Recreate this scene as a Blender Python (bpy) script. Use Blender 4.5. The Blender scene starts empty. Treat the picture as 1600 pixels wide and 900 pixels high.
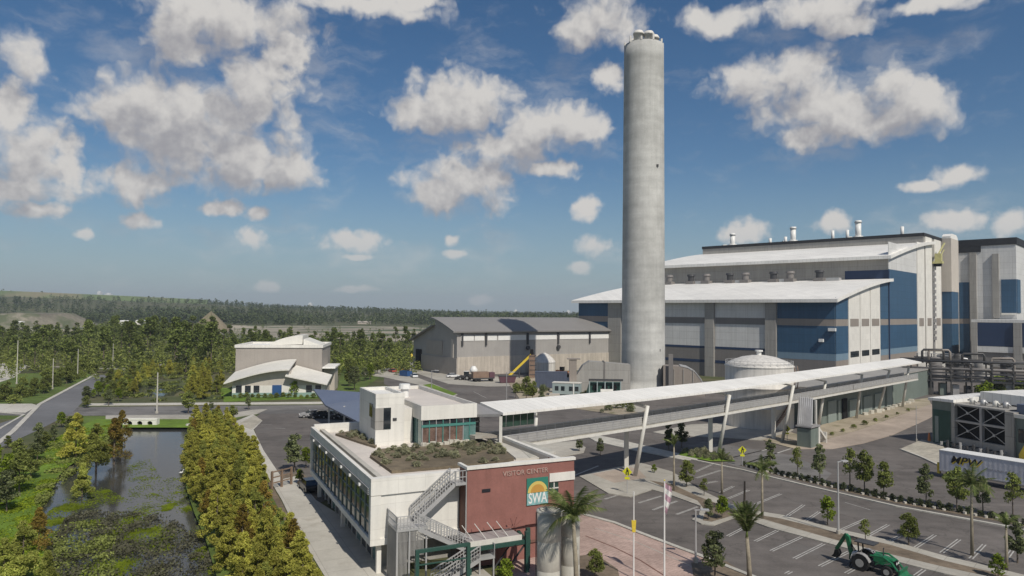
import bpy, math, random
import numpy as np
from mathutils import Vector, Matrix
random.seed(7); RNG = np.random.default_rng(11)
S = bpy.context.scene; COL = S.collection
rad = math.radians
# ------------------------------------------------------------------ camera
F_PX, CAM_H = 1100.0, 23.0
PITCH = math.atan(37/F_PX); ROLL = rad(.5)
cam = bpy.data.cameras.new('camera'); cam.sensor_width = 36; cam.lens = F_PX/1600*36
cam.clip_start = .5; cam.clip_end = 60000
camo = bpy.data.objects.new('camera', cam); COL.objects.link(camo)
camo.matrix_world = Matrix.Translation((0, 0, CAM_H)) @ Matrix.Rotation(math.pi/2+PITCH, 4, 'X') @ Matrix.Rotation(ROLL, 4, 'Z')
S.camera = camo
# ------------------------------------------------------------------ light
SUN_EL, SUN_AZ = rad(47), math.atan2(.495, -.87)          # azimuth from +Y towards +X
sdir = Vector((math.sin(SUN_AZ)*math.cos(SUN_EL), math.cos(SUN_AZ)*math.cos(SUN_EL), math.sin(SUN_EL)))
sl = bpy.data.lights.new('sun', 'SUN'); sl.energy = 3.25; sl.angle = rad(.5); sl.color = (1, .94, .84)
so = bpy.data.objects.new('sun', sl); COL.objects.link(so); so.rotation_euler = sdir.to_track_quat('Z', 'Y').to_euler(); so.location = sdir*300
S.view_settings.view_transform = 'Standard'; S.view_settings.look = 'None'
S.view_settings.exposure = 0.27; S.view_settings.gamma = 1; S.view_settings.use_curve_mapping = False
S.cycles.max_bounces = 6; S.cycles.transparent_max_bounces = 6; S.cycles.volume_bounces = 0
S.cycles.use_denoising = True
HAZE = 0.00013

# ------------------------------------------------------------------ world: sky + cumulus
W = bpy.data.worlds.new('World'); S.world = W; W.use_nodes = True
wn, wl = W.node_tree.nodes, W.node_tree.links; wn.clear()
def nd(t, **k):
    n = wn.new(t)
    for a, b in k.items(): setattr(n, a, b)
    return n
def sock(s, v):
    if hasattr(v, 'is_output'): wl.new(v, s)
    else: s.default_value = v
def MA(op, a, b=None, c=None, clamp=False):
    n = nd('ShaderNodeMath', operation=op, use_clamp=clamp)
    for i, v in enumerate((a, b, c)):
        if v is not None: sock(n.inputs[i], v)
    return n.outputs[0]
def VM(op, a, b=None, c=None, out=0):
    n = nd('ShaderNodeVectorMath', operation=op)
    for i, v in enumerate((a, b, c)):
        if v is not None: sock(n.inputs[i], v)
    return n.outputs[out]
def RAMP(v, a, b):
    n = nd('ShaderNodeMapRange', interpolation_type='SMOOTHSTEP'); sock(n.inputs[0], v)
    n.inputs[1].default_value = a; n.inputs[2].default_value = b; return n.outputs[0]
def MIXC(f, a, b):
    n = nd('ShaderNodeMix', data_type='RGBA'); sock(n.inputs[0], f); sock(n.inputs[6], a); sock(n.inputs[7], b); return n.outputs[2]
sky = nd('ShaderNodeTexSky', sky_type='NISHITA', sun_disc=False)
sky.sun_elevation = SUN_EL; sky.sun_rotation = SUN_AZ; sky.altitude = 0; sky.air_density = 1.0; sky.dust_density = .3; sky.ozone_density = 3.2
SKY_K = .056
hsv = nd('ShaderNodeHueSaturation'); hsv.inputs['Saturation'].default_value = 1.22; wl.new(sky.outputs[0], hsv.inputs['Color'])
skyc = VM('SCALE', hsv.outputs[0]); skyc.node.inputs[3].default_value = SKY_K
tc = nd('ShaderNodeTexCoord'); sep = nd('ShaderNodeSeparateXYZ'); wl.new(tc.outputs['Generated'], sep.inputs[0])
az = MA('ARCTAN2', sep.outputs[0], sep.outputs[1]); el = MA('ARCSINE', sep.outputs[2])
azf = MA('SUBTRACT', MA('PINGPONG', MA('ADD', az, rad(45)), rad(90)), rad(45))      # the same cloud field goes on, mirrored, all round
cmb = nd('ShaderNodeCombineXYZ'); wl.new(azf, cmb.inputs[0]); wl.new(el, cmb.inputs[1])
P0 = cmb.outputs[0]
def noise(v, sc, det, rough=.5, dist=0, col=False):
    n = nd('ShaderNodeTexNoise', noise_dimensions='2D'); sock(n.inputs['Vector'], v); n.inputs['Scale'].default_value = sc
    n.inputs['Detail'].default_value = det; n.inputs['Roughness'].default_value = rough; n.inputs['Distortion'].default_value = dist
    return n.outputs['Color' if col else 'Fac']
wob = VM('SUBTRACT', noise(P0, 16, 4, .55, col=True), (.5, .5, .5))
P1 = VM('MULTIPLY_ADD', wob, (.05, .034, 0), P0)
CL = [  # cumulus lobes of the photograph's sky: x, y, rx, ry in 1600x900 frame units -> azimuth / elevation below
 (290,190,150,80),(240,180,115,65),(405,140,75,68),(345,240,150,62),(445,262,58,45),(425,115,45,38),(195,165,70,50),(200,287,68,32),
 (50,250,76,60),(25,290,95,28),(105,255,28,50),(12,165,40,48),(40,88,56,38),
 (360,35,140,52),(290,45,80,55),(560,5,150,18),(445,80,45,38),(650,0,70,14),
 (720,168,90,52),(675,178,58,40),(835,200,80,42),(780,225,85,38),(905,200,52,36),(725,288,82,46),(690,302,54,30),(860,262,45,14),
 (938,25,75,46),(905,45,45,30),(950,120,30,20),
 (1210,118,92,46),(1175,112,60,36),(1300,168,130,44),(1390,135,52,38),(1435,155,58,50),(1325,190,125,36),(1255,212,38,26),
 (1290,12,95,36),(1125,34,60,26),(1330,38,60,20),(1440,6,90,16),
 (547,377,50,18),(396,373,22,18),(217,346,27,13),(918,327,22,19),(927,384,27,17),(1495,275,40,18),(1440,290,38,8),(1160,365,40,20),(1490,344,48,18),
 (1575,350,28,19),(1300,347,30,16),(350,323,46,13),(60,328,46,13),(133,365,13,8),(707,375,14,10),(712,399,17,7),(905,420,17,9),(404,333,20,11),
 (555,402,24,6),(420,448,18,9),(550,452,34,6),(750,468,18,8),
 (300,-150,260,60),(1100,-190,300,70),(760,-430,380,120),(60,-420,200,90),(1500,-400,220,80)]
def azel(x, y):
    d = camo.matrix_world.to_3x3() @ Vector(((x-800)/F_PX, (450-y)/F_PX, -1)); d.normalize()
    return math.atan2(d.x, d.y), math.asin(d.z), 1/math.sqrt(1+((x-800)/F_PX)**2)
def field(P, lobes, grow):
    out = None
    for (x, y, rx, ry) in lobes:
        a, e, c = azel(x, y)
        sx, sy = rx*grow/F_PX*c*c, ry*grow/F_PX*c
        d = VM('MULTIPLY_ADD', P, (1/sx, 1/sy, 0), (-a/sx, -e/sy, 0))
        l = VM('LENGTH', d, out=1)
        out = l if out is None else MA('MINIMUM', out, l)
    return MA('SUBTRACT', 1, out)
fb = noise(P1, 28, 7, .57); fb2 = noise(P0, 90, 4, .6)
def lumps(P):
    out = None
    for sc, k in ((17, .62), (41, .34), (95, .16)):
        v = nd('ShaderNodeTexVoronoi', voronoi_dimensions='2D', feature='SMOOTH_F1'); wl.new(P, v.inputs['Vector']); v.inputs['Scale'].default_value = sc; v.inputs['Smoothness'].default_value = .35
        t = MA('MULTIPLY', MA('SUBTRACT', .42, v.outputs['Distance']), k); out = t if out is None else MA('ADD', out, t)
    return out
puff = MA('ADD', MA('ADD', MA('MULTIPLY', MA('SUBTRACT', fb, .5), .62), MA('MULTIPLY', MA('SUBTRACT', fb2, .5), .22)), lumps(P1))
BIG = [c for c in CL if c[2] > 51 or c[1] < 60 or c in ((396-1, 0, 0, 0),)]; SMALL = [c for c in CL if c not in BIG]
P2 = VM('MULTIPLY_ADD', wob, (.018, .012, 0), P0)
fb3 = noise(P0, 62, 4, .5)
small = MA('ADD', field(P2, SMALL, 1.22), MA('ADD', MA('MULTIPLY', MA('SUBTRACT', fb3, .5), .9), MA('MULTIPLY', lumps(P2), .7)))
D = MA('MAXIMUM', MA('ADD', field(P1, BIG, 1.12), puff), small)
alpha = RAMP(D, -.1, .6)
# the same field a step towards the sun, for self-shading
PS = VM('ADD', P1, (.012, .034, 0))
fbs = noise(PS, 28, 5, .57)
DS = MA('ADD', field(PS, BIG, 1.12), MA('ADD', MA('MULTIPLY', MA('SUBTRACT', fbs, .5), .62), lumps(PS)))
lit = RAMP(MA('ADD', MA('SUBTRACT', MA('MULTIPLY', D, .45), DS), MA('MULTIPLY', MA('SUBTRACT', fb3, .5), .9)), -.85, .5)
ccol = MIXC(lit, (.285, .28, .295, 1), (.55, .53, .505, 1))
wisp = RAMP(MA('ADD', noise(VM('MULTIPLY', P1, (1, 2.6, 1)), 9, 6, .6), MA('MULTIPLY', field(P0, [(380,120,420,260),(780,200,300,180),(1320,140,320,160),(1480,320,200,80),(600,400,700,60)], 1.0), .28)), .56, .95)
skyc = MIXC(MA('MULTIPLY', RAMP(el, .22, -.02), .72), skyc, (.20, .285, .35, 1))
hzmask = RAMP(el, -.01, .14)                                                       # clouds thin out in the low, hazy sky
a2 = MA('MULTIPLY', MA('MAXIMUM', alpha, MA('MULTIPLY', wisp, .35)), MA('MULTIPLY_ADD', hzmask, .55, .42))
fin = MIXC(MA('MULTIPLY', a2, RAMP(el, -.005, .012)), skyc, ccol)
bg = nd('ShaderNodeBackground'); wl.new(fin, bg.inputs[0]); bg.inputs[1].default_value = 1.0
wo = nd('ShaderNodeOutputWorld'); wl.new(bg.outputs[0], wo.inputs[0])
W.cycles.sampling_method = 'MANUAL'; W.cycles.sample_map_resolution = 512

# ------------------------------------------------------------------ pixel <-> place
_R = camo.matrix_world.to_3x3()
def ray(x, y): return _R @ Vector(((x-800)/F_PX, (450-y)/F_PX, -1))
def G(x, y, z=0.0):                       # the point at height z seen in direction (x, y)
    d = ray(x, y); t = (z-CAM_H)/d.z; return Vector((d.x*t, d.y*t, z))
def AT(x, y, Y):                          # the point at distance Y
    d = ray(x, y); t = Y/d.y; return Vector((d.x*t, Y, CAM_H+d.z*t))
def colt(px, O, d):                       # how far along direction d from O a vertical at column px stands
    k = (px-800)/F_PX; return (k*O[1]-O[0])/(d[0]-k*d[1])

# ------------------------------------------------------------------ materials
MATS = {}
def mat(name, col, rough=.6, var=.12, scale=.6, metal=0., spec=.35, streak=0., bump=0., ribs=None, dirt=None, trans=0, blotch=0., hband=0., seam=None, crack=0.):
    m = bpy.data.materials.new(name); m.use_nodes = True; n = m.node_tree.nodes; l = m.node_tree.links
    b = n['Principled BSDF']; b.inputs['Roughness'].default_value = rough; b.inputs['Metallic'].default_value = metal
    b.inputs['Specular IOR Level'].default_value = spec
    t = n.new('ShaderNodeTexCoord'); g = n.new('ShaderNodeNewGeometry'); vec = g.outputs['Position']
    def nz(sc, det, v=vec, rg=.55):
        k = n.new('ShaderNodeTexNoise'); k.inputs['Scale'].default_value = sc; k.inputs['Detail'].default_value = det; k.inputs['Roughness'].default_value = rg
        l.new(v, k.inputs['Vector']); return k.outputs['Fac']
    def mul(c, f, lo, hi, a=.3, z=.7):
        r = n.new('ShaderNodeMapRange'); r.inputs[1].default_value = a; r.inputs[2].default_value = z; r.inputs[3].default_value = lo; r.inputs[4].default_value = hi
        l.new(f, r.inputs[0]); s = n.new('ShaderNodeVectorMath'); s.operation = 'SCALE'; l.new(c, s.inputs[0]); l.new(r.outputs[0], s.inputs[3]); return s.outputs[0]
    rgb = n.new('ShaderNodeRGB'); rgb.outputs[0].default_value = (*col, 1); c = rgb.outputs[0]
    c = mul(c, nz(scale, 5), 1-var, 1+var); c = mul(c, nz(scale*9, 3), 1-var*.6, 1+var*.6)
    if blotch: c = mul(c, nz(scale*.13, 4), 1-blotch, 1+blotch, .35, .65)
    if streak:
        mp = n.new('ShaderNodeMapping'); mp.inputs['Scale'].default_value = (1.3, 1.3, .07); l.new(vec, mp.inputs[0])
        c = mul(c, nz(1.2, 4, mp.outputs[0]), 1-streak, 1+streak*.4, .35, .6)
    if seam:                              # panel joints: (width, height, angle, 'wall' | 'floor')
        sv = n.new('ShaderNodeSeparateXYZ'); cv = n.new('ShaderNodeCombineXYZ')
        if seam[3] == 'wall':
            l.new(t.outputs['Object'], sv.inputs[0]); ad = n.new('ShaderNodeMath'); l.new(sv.outputs[0], ad.inputs[0]); l.new(sv.outputs[1], ad.inputs[1]); l.new(ad.outputs[0], cv.inputs[0]); l.new(sv.outputs[2], cv.inputs[1])
            src = cv.outputs[0]
        else:
            mp = n.new('ShaderNodeMapping'); mp.inputs['Rotation'].default_value = (0, 0, -rad(seam[2])); l.new(vec, mp.inputs[0]); src = mp.outputs[0]
        bk = n.new('ShaderNodeTexBrick'); l.new(src, bk.inputs[0]); bk.offset = 0 if seam[0] != seam[1]*2 else .5
        bk.inputs['Color1'].default_value = (1, 1, 1, 1); bk.inputs['Color2'].default_value = (.93, .93, .93, 1); bk.inputs['Mortar'].default_value = (.72, .71, .70, 1)
        bk.inputs['Scale'].default_value = 1; bk.inputs['Brick Width'].default_value = seam[0]; bk.inputs['Row Height'].default_value = seam[1]; bk.inputs['Mortar Size'].default_value = seam[4] if len(seam) > 4 else .03; bk.inputs['Mortar Smooth'].default_value = .3
        mm = n.new('ShaderNodeVectorMath'); mm.operation = 'MULTIPLY'; l.new(c, mm.inputs[0]); l.new(bk.outputs['Color'], mm.inputs[1]); c = mm.outputs[0]
    if crack:                             # sealed cracks, tyre rubbed lanes and oil spots
        vo = n.new('ShaderNodeTexVoronoi'); vo.feature = 'DISTANCE_TO_EDGE'; vo.inputs['Scale'].default_value = .11
        ds = n.new('ShaderNodeTexNoise'); ds.inputs['Scale'].default_value = .35; ds.inputs['Detail'].default_value = 4; l.new(vec, ds.inputs['Vector'])
        av = n.new('ShaderNodeVectorMath'); av.operation = 'MULTIPLY_ADD'; l.new(ds.outputs['Color'], av.inputs[0]); av.inputs[1].default_value = (7, 7, 0); l.new(vec, av.inputs[2]); l.new(av.outputs[0], vo.inputs['Vector'])
        c = mul(c, vo.outputs['Distance'], 1-crack, 1, .003, .016)
        c = mul(c, nz(.55, 3), 1, 1-crack*.55, .66, .74)
        mp = n.new('ShaderNodeMapping'); mp.inputs['Rotation'].default_value = (0, 0, rad(52)); mp.inputs['Scale'].default_value = (.06, .7, 1); l.new(vec, mp.inputs[0])
        c = mul(c, nz(1, 3, mp.outputs[0]), 1-crack*.35, 1+crack*.3, .38, .62)
    if hband:
        mp = n.new('ShaderNodeMapping'); mp.inputs['Scale'].default_value = (.05, .05, .42); l.new(vec, mp.inputs[0])
        c = mul(c, nz(1.0, 5, mp.outputs[0]), 1-hband, 1+hband*.7, .35, .65)
    if dirt:
        mx = n.new('ShaderNodeMix'); mx.data_type = 'RGBA'; r = n.new('ShaderNodeMapRange'); r.inputs[1].default_value = dirt[2]; r.inputs[2].default_value = dirt[3]
        l.new(nz(dirt[1], 6), r.inputs[0]); l.new(r.outputs[0], mx.inputs[0]); l.new(c, mx.inputs[6]); mx.inputs[7].default_value = (*dirt[0], 1); c = mx.outputs[2]
    l.new(c, b.inputs['Base Color'])
    bh = None
    if ribs:                              # ribbed sheet: (spacing, axis 'x' | 'z')
        w = n.new('ShaderNodeTexWave'); w.wave_type = 'BANDS'; w.bands_direction = ribs[1].upper(); w.inputs['Scale'].default_value = .314/ribs[0]
        l.new(t.outputs['Object'], w.inputs[0]); bh = w.outputs['Fac']; st = ribs[2] if len(ribs) > 2 else .35
    elif bump: bh = nz(scale*12, 4); st = bump
    if bh is not None:
        bp = n.new('ShaderNodeBump'); bp.inputs['Strength'].default_value = st; bp.inputs['Distance'].default_value = .05; l.new(bh, bp.inputs['Height']); l.new(bp.outputs[0], b.inputs['Normal'])
    MATS[name] = m; return m
def leafmat(name, c1, c2, c3=None, tr=.38):
    m = bpy.data.materials.new(name); m.use_nodes = True; n = m.node_tree.nodes; l = m.node_tree.links; n.clear()
    g = n.new('ShaderNodeNewGeometry'); o = n.new('ShaderNodeObjectInfo')
    r = n.new('ShaderNodeValToRGB'); r.color_ramp.elements[0].color = (*c1, 1); r.color_ramp.elements[1].color = (*c2, 1)
    if c3: e = r.color_ramp.elements.new(.86); e.color = (*c2, 1); r.color_ramp.elements[2].color = (*c3, 1)
    l.new(g.outputs['Random Per Island'], r.inputs[0])
    k = n.new('ShaderNodeMapRange'); k.inputs[3].default_value = .72; k.inputs[4].default_value = 1.28; l.new(o.outputs['Random'], k.inputs[0])
    s = n.new('ShaderNodeVectorMath'); s.operation = 'SCALE'; l.new(r.outputs[0], s.inputs[0]); l.new(k.outputs[0], s.inputs[3])
    nz = n.new('ShaderNodeTexNoise'); nz.inputs['Scale'].default_value = .55; l.new(g.outputs['Position'], nz.inputs['Vector'])
    k2 = n.new('ShaderNodeMapRange'); k2.inputs[1].default_value = .3; k2.inputs[2].default_value = .7; k2.inputs[3].default_value = .7; k2.inputs[4].default_value = 1.3; l.new(nz.outputs[0], k2.inputs[0])
    s2 = n.new('ShaderNodeVectorMath'); s2.operation = 'SCALE'; l.new(s.outputs[0], s2.inputs[0]); l.new(k2.outputs[0], s2.inputs[3])
    d = n.new('ShaderNodeBsdfDiffuse'); t = n.new('ShaderNodeBsdfTranslucent'); l.new(s2.outputs[0], d.inputs[0]); l.new(s2.outputs[0], t.inputs[0])
    mx = n.new('ShaderNodeMixShader'); mx.inputs[0].default_value = tr; l.new(d.outputs[0], mx.inputs[1]); l.new(t.outputs[0], mx.inputs[2])
    out = n.new('ShaderNodeOutputMaterial'); l.new(mx.outputs[0], out.inputs[0]); MATS[name] = m; return m

mat('asphalt', (.126, .112, .102), .85, .16, .5, blotch=.2, bump=.1, crack=.24, dirt=((.15, .14, .13), .09, .56, .72))
mat('asphalt_old', (.155, .147, .14), .85, .14, .4, blotch=.16, crack=.3, dirt=((.09, .085, .08), .07, .55, .7))
mat('road_grey', (.15, .15, .155), .8, .1, .3, blotch=.12)
mat('concrete', (.40, .375, .325), .8, .1, .5, blotch=.14, seam=(2.4, 1.8, -42, 'floor', .035), dirt=((.28, .25, .21), .3, .58, .75))
mat('concrete_white', (.50, .475, .42), .8, .08, .5, blotch=.12, seam=(3.1, 3.0, 25.5, 'floor', .035), dirt=((.36, .33, .28), .35, .6, .75))
mat('kerb', (.45, .43, .38), .8, .14, 1.2, blotch=.1)
mat('paver', (.43, .315, .27), .85, .14, 1.5, blotch=.14, seam=(.8, .4, -42, 'floor', .03))
mat('pink_path', (.37, .305, .25), .85, .12, .5, blotch=.14)
mat('sand', (.34, .29, .215), .95, .18, .5, blotch=.2, dirt=((.16, .15, .08), .25, .55, .7))
mat('mulch', (.16, .125, .09), .95, .25, 1.5, blotch=.2)
mat('gravel', (.38, .35, .29), .95, .22, 1.4, blotch=.15)
mat('line_paint', (.40, .39, .365), .7, .22, 1.5, dirt=((.16, .15, .145), 1.3, .58, .8))
mat('grass', (.085, .125, .022), .95, .28, .5, blotch=.25, dirt=((.12, .105, .04), .12, .55, .75))
mat('lawn', (.115, .185, .018), .95, .22, .7, blotch=.2)
mat('ground', (.098, .092, .045), .95, .3, .25, blotch=.3, dirt=((.06, .08, .025), .04, .42, .62))
mat('sandland', (.33, .29, .225), .95, .25, .02, blotch=.3, dirt=((.085, .105, .05), .012, .5, .56))
mat('spoil', (.21, .19, .145), .95, .3, .05, blotch=.35, dirt=((.10, .115, .06), .03, .5, .6))
mat('hillgrass', (.11, .15, .06), .95, .2, .02, blotch=.2, dirt=((.2, .175, .11), .008, .55, .7))
mat('mound', (.21, .175, .12), .95, .2, .1, dirt=((.12, .125, .06), .1, .5, .7))
mat('white_wall', (.74, .715, .66), .6, .04, .4, streak=.06, blotch=.03, seam=(2.45, 2.05, 0, 'wall', .012))
mat('white_shell', (.66, .64, .585), .6, .05, .4, streak=.06)
mat('white_roof', (.80, .78, .735), .5, .06, .25, blotch=.07, seam=(1.6, 400, 0, 'wall', .05), dirt=((.72, .69, .64), .12, .62, .85))
mat('roof_deck', (.60, .55, .50), .75, .07, .4, blotch=.08)
mat('panel_light', (.63, .625, .61), .55, .04, .3, streak=.08, ribs=(.9, 'x', .15), seam=(6.0, 2.7, 0, 'wall', .06))
mat('panel_blue', (.036, .092, .165), .5, .05, .2, streak=.09, ribs=(.9, 'x', .15), seam=(6.0, 2.7, 0, 'wall', .06))
mat('panel_blue_pale', (.17, .25, .32), .5, .05, .2, streak=.05)
mat('panel_navy', (.022, .042, .095), .5, .05, .2, streak=.04)
mat('panel_grey', (.335, .32, .295), .55, .05, .2, streak=.1, ribs=(.9, 'x', .15), seam=(7.0, 3.5, 0, 'wall', .06))
mat('panel_taupe', (.27, .235, .205), .55, .05, .2, streak=.05)
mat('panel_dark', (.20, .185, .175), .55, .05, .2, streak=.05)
mat('roof_black', (.022, .023, .026), .7, .1, .3)
mat('stack_concrete', (.47, .465, .44), .85, .1, .35, streak=.06, blotch=.12, bump=.2, hband=.1)
mat('stack_ring', (.40, .385, .34), .85, .1, .2, streak=.15)
mat('flue_steel', (.66, .63, .58), .6, .12, 1)
mat('warehouse_wall', (.335, .318, .30), .6, .06, .25, streak=.05, ribs=(.6, 'x', .2))
mat('warehouse_roof', (.225, .215, .205), .55, .05, .1, ribs=(.7, 'x', .25))
mat('warehouse_base', (.46, .41, .35), .8, .1, .35, streak=.16, seam=(7.4, 6.8, 0, 'wall', .08))
mat('taupe_wall', (.35, .315, .28), .6, .05, .3, streak=.05, ribs=(.5, 'x', .15))
mat('pale_wall', (.50, .455, .40), .7, .05, .3, streak=.05)
mat('sea_green', (.25, .36, .32), .6, .06, .3)
mat('green_wall', (.155, .185, .165), .6, .08, .3, streak=.1, ribs=(.7, 'x', .2))
mat('green_wall_pale', (.235, .275, .255), .6, .06, .3, streak=.08)
mat('brick_red', (.265, .118, .098), .75, .10, .6, streak=.07, bump=.1)
mat('brick_dark_and_shade', (.175, .092, .07), .8, .1, .6, streak=.07)  # dark brick trim; also the shade painted on the red wing's left side
mat('steel_grey', (.36, .35, .345), .45, .08, .8, metal=.25)
mat('galv', (.46, .455, .45), .45, .08, .8, metal=.3)
mat('mesh_panel', (.34, .33, .315), .6, .1, 1, metal=.1)
mat('white_steel', (.62, .60, .55), .5, .06, .7, streak=.06)
mat('green_steel', (.028, .075, .060), .45, .1, .6)
mat('pipe_dark', (.075, .072, .07), .55, .2, .5, metal=.2)
mat('pipe_rust', (.22, .15, .11), .7, .2, .5)
mat('black', (.012, .012, .013), .75, .15, 1, spec=.15)
mat('dark_grey', (.055, .055, .058), .55, .15, 1)
mat('rubber', (.018, .018, .018), .85, .15, 2)
mat('rim', (.45, .45, .43), .4, .08, 2, metal=.5)
mat('glass_green', (.028, .055, .042), .06, .25, .35, spec=.9)
mat('glass_dark', (.018, .025, .03), .06, .2, .4, spec=.9)
mat('glass_teal', (.11, .20, .19), .10, .2, .5, spec=.8)
mat('glass_room', (.16, .105, .085), .10, .45, .9, spec=.8)
mat('teal', (.07, .22, .19), .5, .06, .6)
mat('tank_white', (.60, .575, .535), .5, .05, .25, streak=.16)
mat('tank_concrete', (.44, .425, .375), .8, .08, .4, streak=.12)
mat('trailer_white', (.55, .55, .59), .4, .05, .5, streak=.1, ribs=(.6, 'x', .2), dirt=((.40, .38, .36), .8, .6, .8))
mat('pale_yellow', (.50, .47, .22), .5, .1, 1)
mat('yellow', (.62, .46, .05), .5, .1, 1)
mat('sign_yellow', (.72, .70, .03), .5, .05, 2)
mat('orange', (.62, .20, .06), .5, .1, 1)
mat('red_paint', (.36, .07, .055), .4, .08, 1)
mat('blue_paint', (.03, .085, .22), .4, .08, 1)
mat('maroon', (.12, .06, .075), .5, .1, 1)
mat('navy_box', (.085, .10, .14), .5, .1, .5, ribs=(.3, 'x', .4))
mat('trailer_teal', (.30, .36, .36), .5, .08, .6)
mat('tractor_green', (.012, .135, .055), .38, .12, 2, spec=.45, dirt=((.11, .10, .075), 2.2, .55, .8))
mat('tractor_dark', (.012, .07, .032), .4, .1, 1)
mat('white_paint', (.74, .73, .70), .4, .04, 1)
mat('solar_blue', (.115, .14, .205), .35, .05, .4, spec=.5, ribs=(1.0, 'x', .1))
mat('car_black', (.02, .021, .024), .2, .05, 1, spec=.6)
mat('car_silver', (.42, .42, .43), .25, .04, 1, metal=.4)
mat('car_white', (.68, .68, .68), .25, .04, 1)
mat('car_tan', (.35, .30, .24), .3, .05, 1)
mat('logo_green', (.035, .19, .14), .5, .05, 1)
mat('logo_orange', (.50, .27, .06), .5, .05, 1)
mat('logo_yellow', (.60, .46, .13), .5, .05, 1)
mat('logo_teal', (.22, .40, .40), .5, .2, 2)
mat('letter_grey', (.42, .30, .26), .5, .05, 1)
mat('ink_black', (.02, .02, .025), .5, .05, 1)
mat('ink_grey', (.30, .30, .33), .5, .05, 1)
mat('pink', (.50, .33, .39), .7, .15, 3)
mat('wood', (.22, .155, .11), .8, .2, 1.2)
mat('bark', (.13, .105, .08), .9, .25, 2)
mat('bark_pale', (.27, .235, .175), .9, .25, 2)
mat('stone_white', (.52, .49, .42), .85, .15, 3, bump=.3)
mat('city', (.72, .72, .70), .7, .08, .02)
mat('soil', (.155, .125, .085), .95, .25, .8, blotch=.2)
leafmat('leaf_pine', (.125, .16, .045), (.225, .265, .08))
leafmat('leaf_cypress', (.33, .33, .06), (.46, .445, .10), (.47, .40, .11))
leafmat('leaf_cypress_green', (.25, .28, .06), (.38, .40, .105), (.41, .38, .105))
leafmat('leaf_rust', (.22, .165, .035), (.36, .275, .065), (.30, .17, .07))
leafmat('leaf_dark', (.135, .16, .075), (.225, .25, .12))
leafmat('leaf_hedge', (.05, .065, .035), (.11, .125, .065))
leafmat('leaf_mid', (.16, .19, .05), (.26, .29, .088))
leafmat('leaf_lime', (.13, .19, .02), (.28, .35, .05))
leafmat('leaf_palm', (.075, .105, .032), (.20, .245, .085), (.28, .26, .14))
leafmat('leaf_sage', (.23, .235, .14), (.40, .39, .26))
leafmat('leaf_reed', (.10, .098, .065), (.15, .145, .10), (.15, .17, .05))
leafmat('leaf_weed', (.16, .22, .02), (.27, .33, .03))
leafmat('leaf_far', (.060, .082, .034), (.120, .150, .060))
# water
m = bpy.data.materials.new('pond_water'); m.use_nodes = True; n = m.node_tree.nodes; l = m.node_tree.links; b = n['Principled BSDF']
b.inputs['Base Color'].default_value = (.045, .047, .045, 1); b.inputs['Roughness'].default_value = .12; b.inputs['Specular IOR Level'].default_value = .55
q = n.new('ShaderNodeTexNoise'); q.inputs['Scale'].default_value = .8; q.inputs['Detail'].default_value = 5; g = n.new('ShaderNodeNewGeometry'); l.new(g.outputs['Position'], q.inputs['Vector'])
bp = n.new('ShaderNodeBump'); bp.inputs['Strength'].default_value = .12; bp.inputs['Distance'].default_value = .1; l.new(q.outputs[0], bp.inputs['Height']); l.new(bp.outputs[0], b.inputs['Normal'])
MATS['pond_water'] = m

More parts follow.
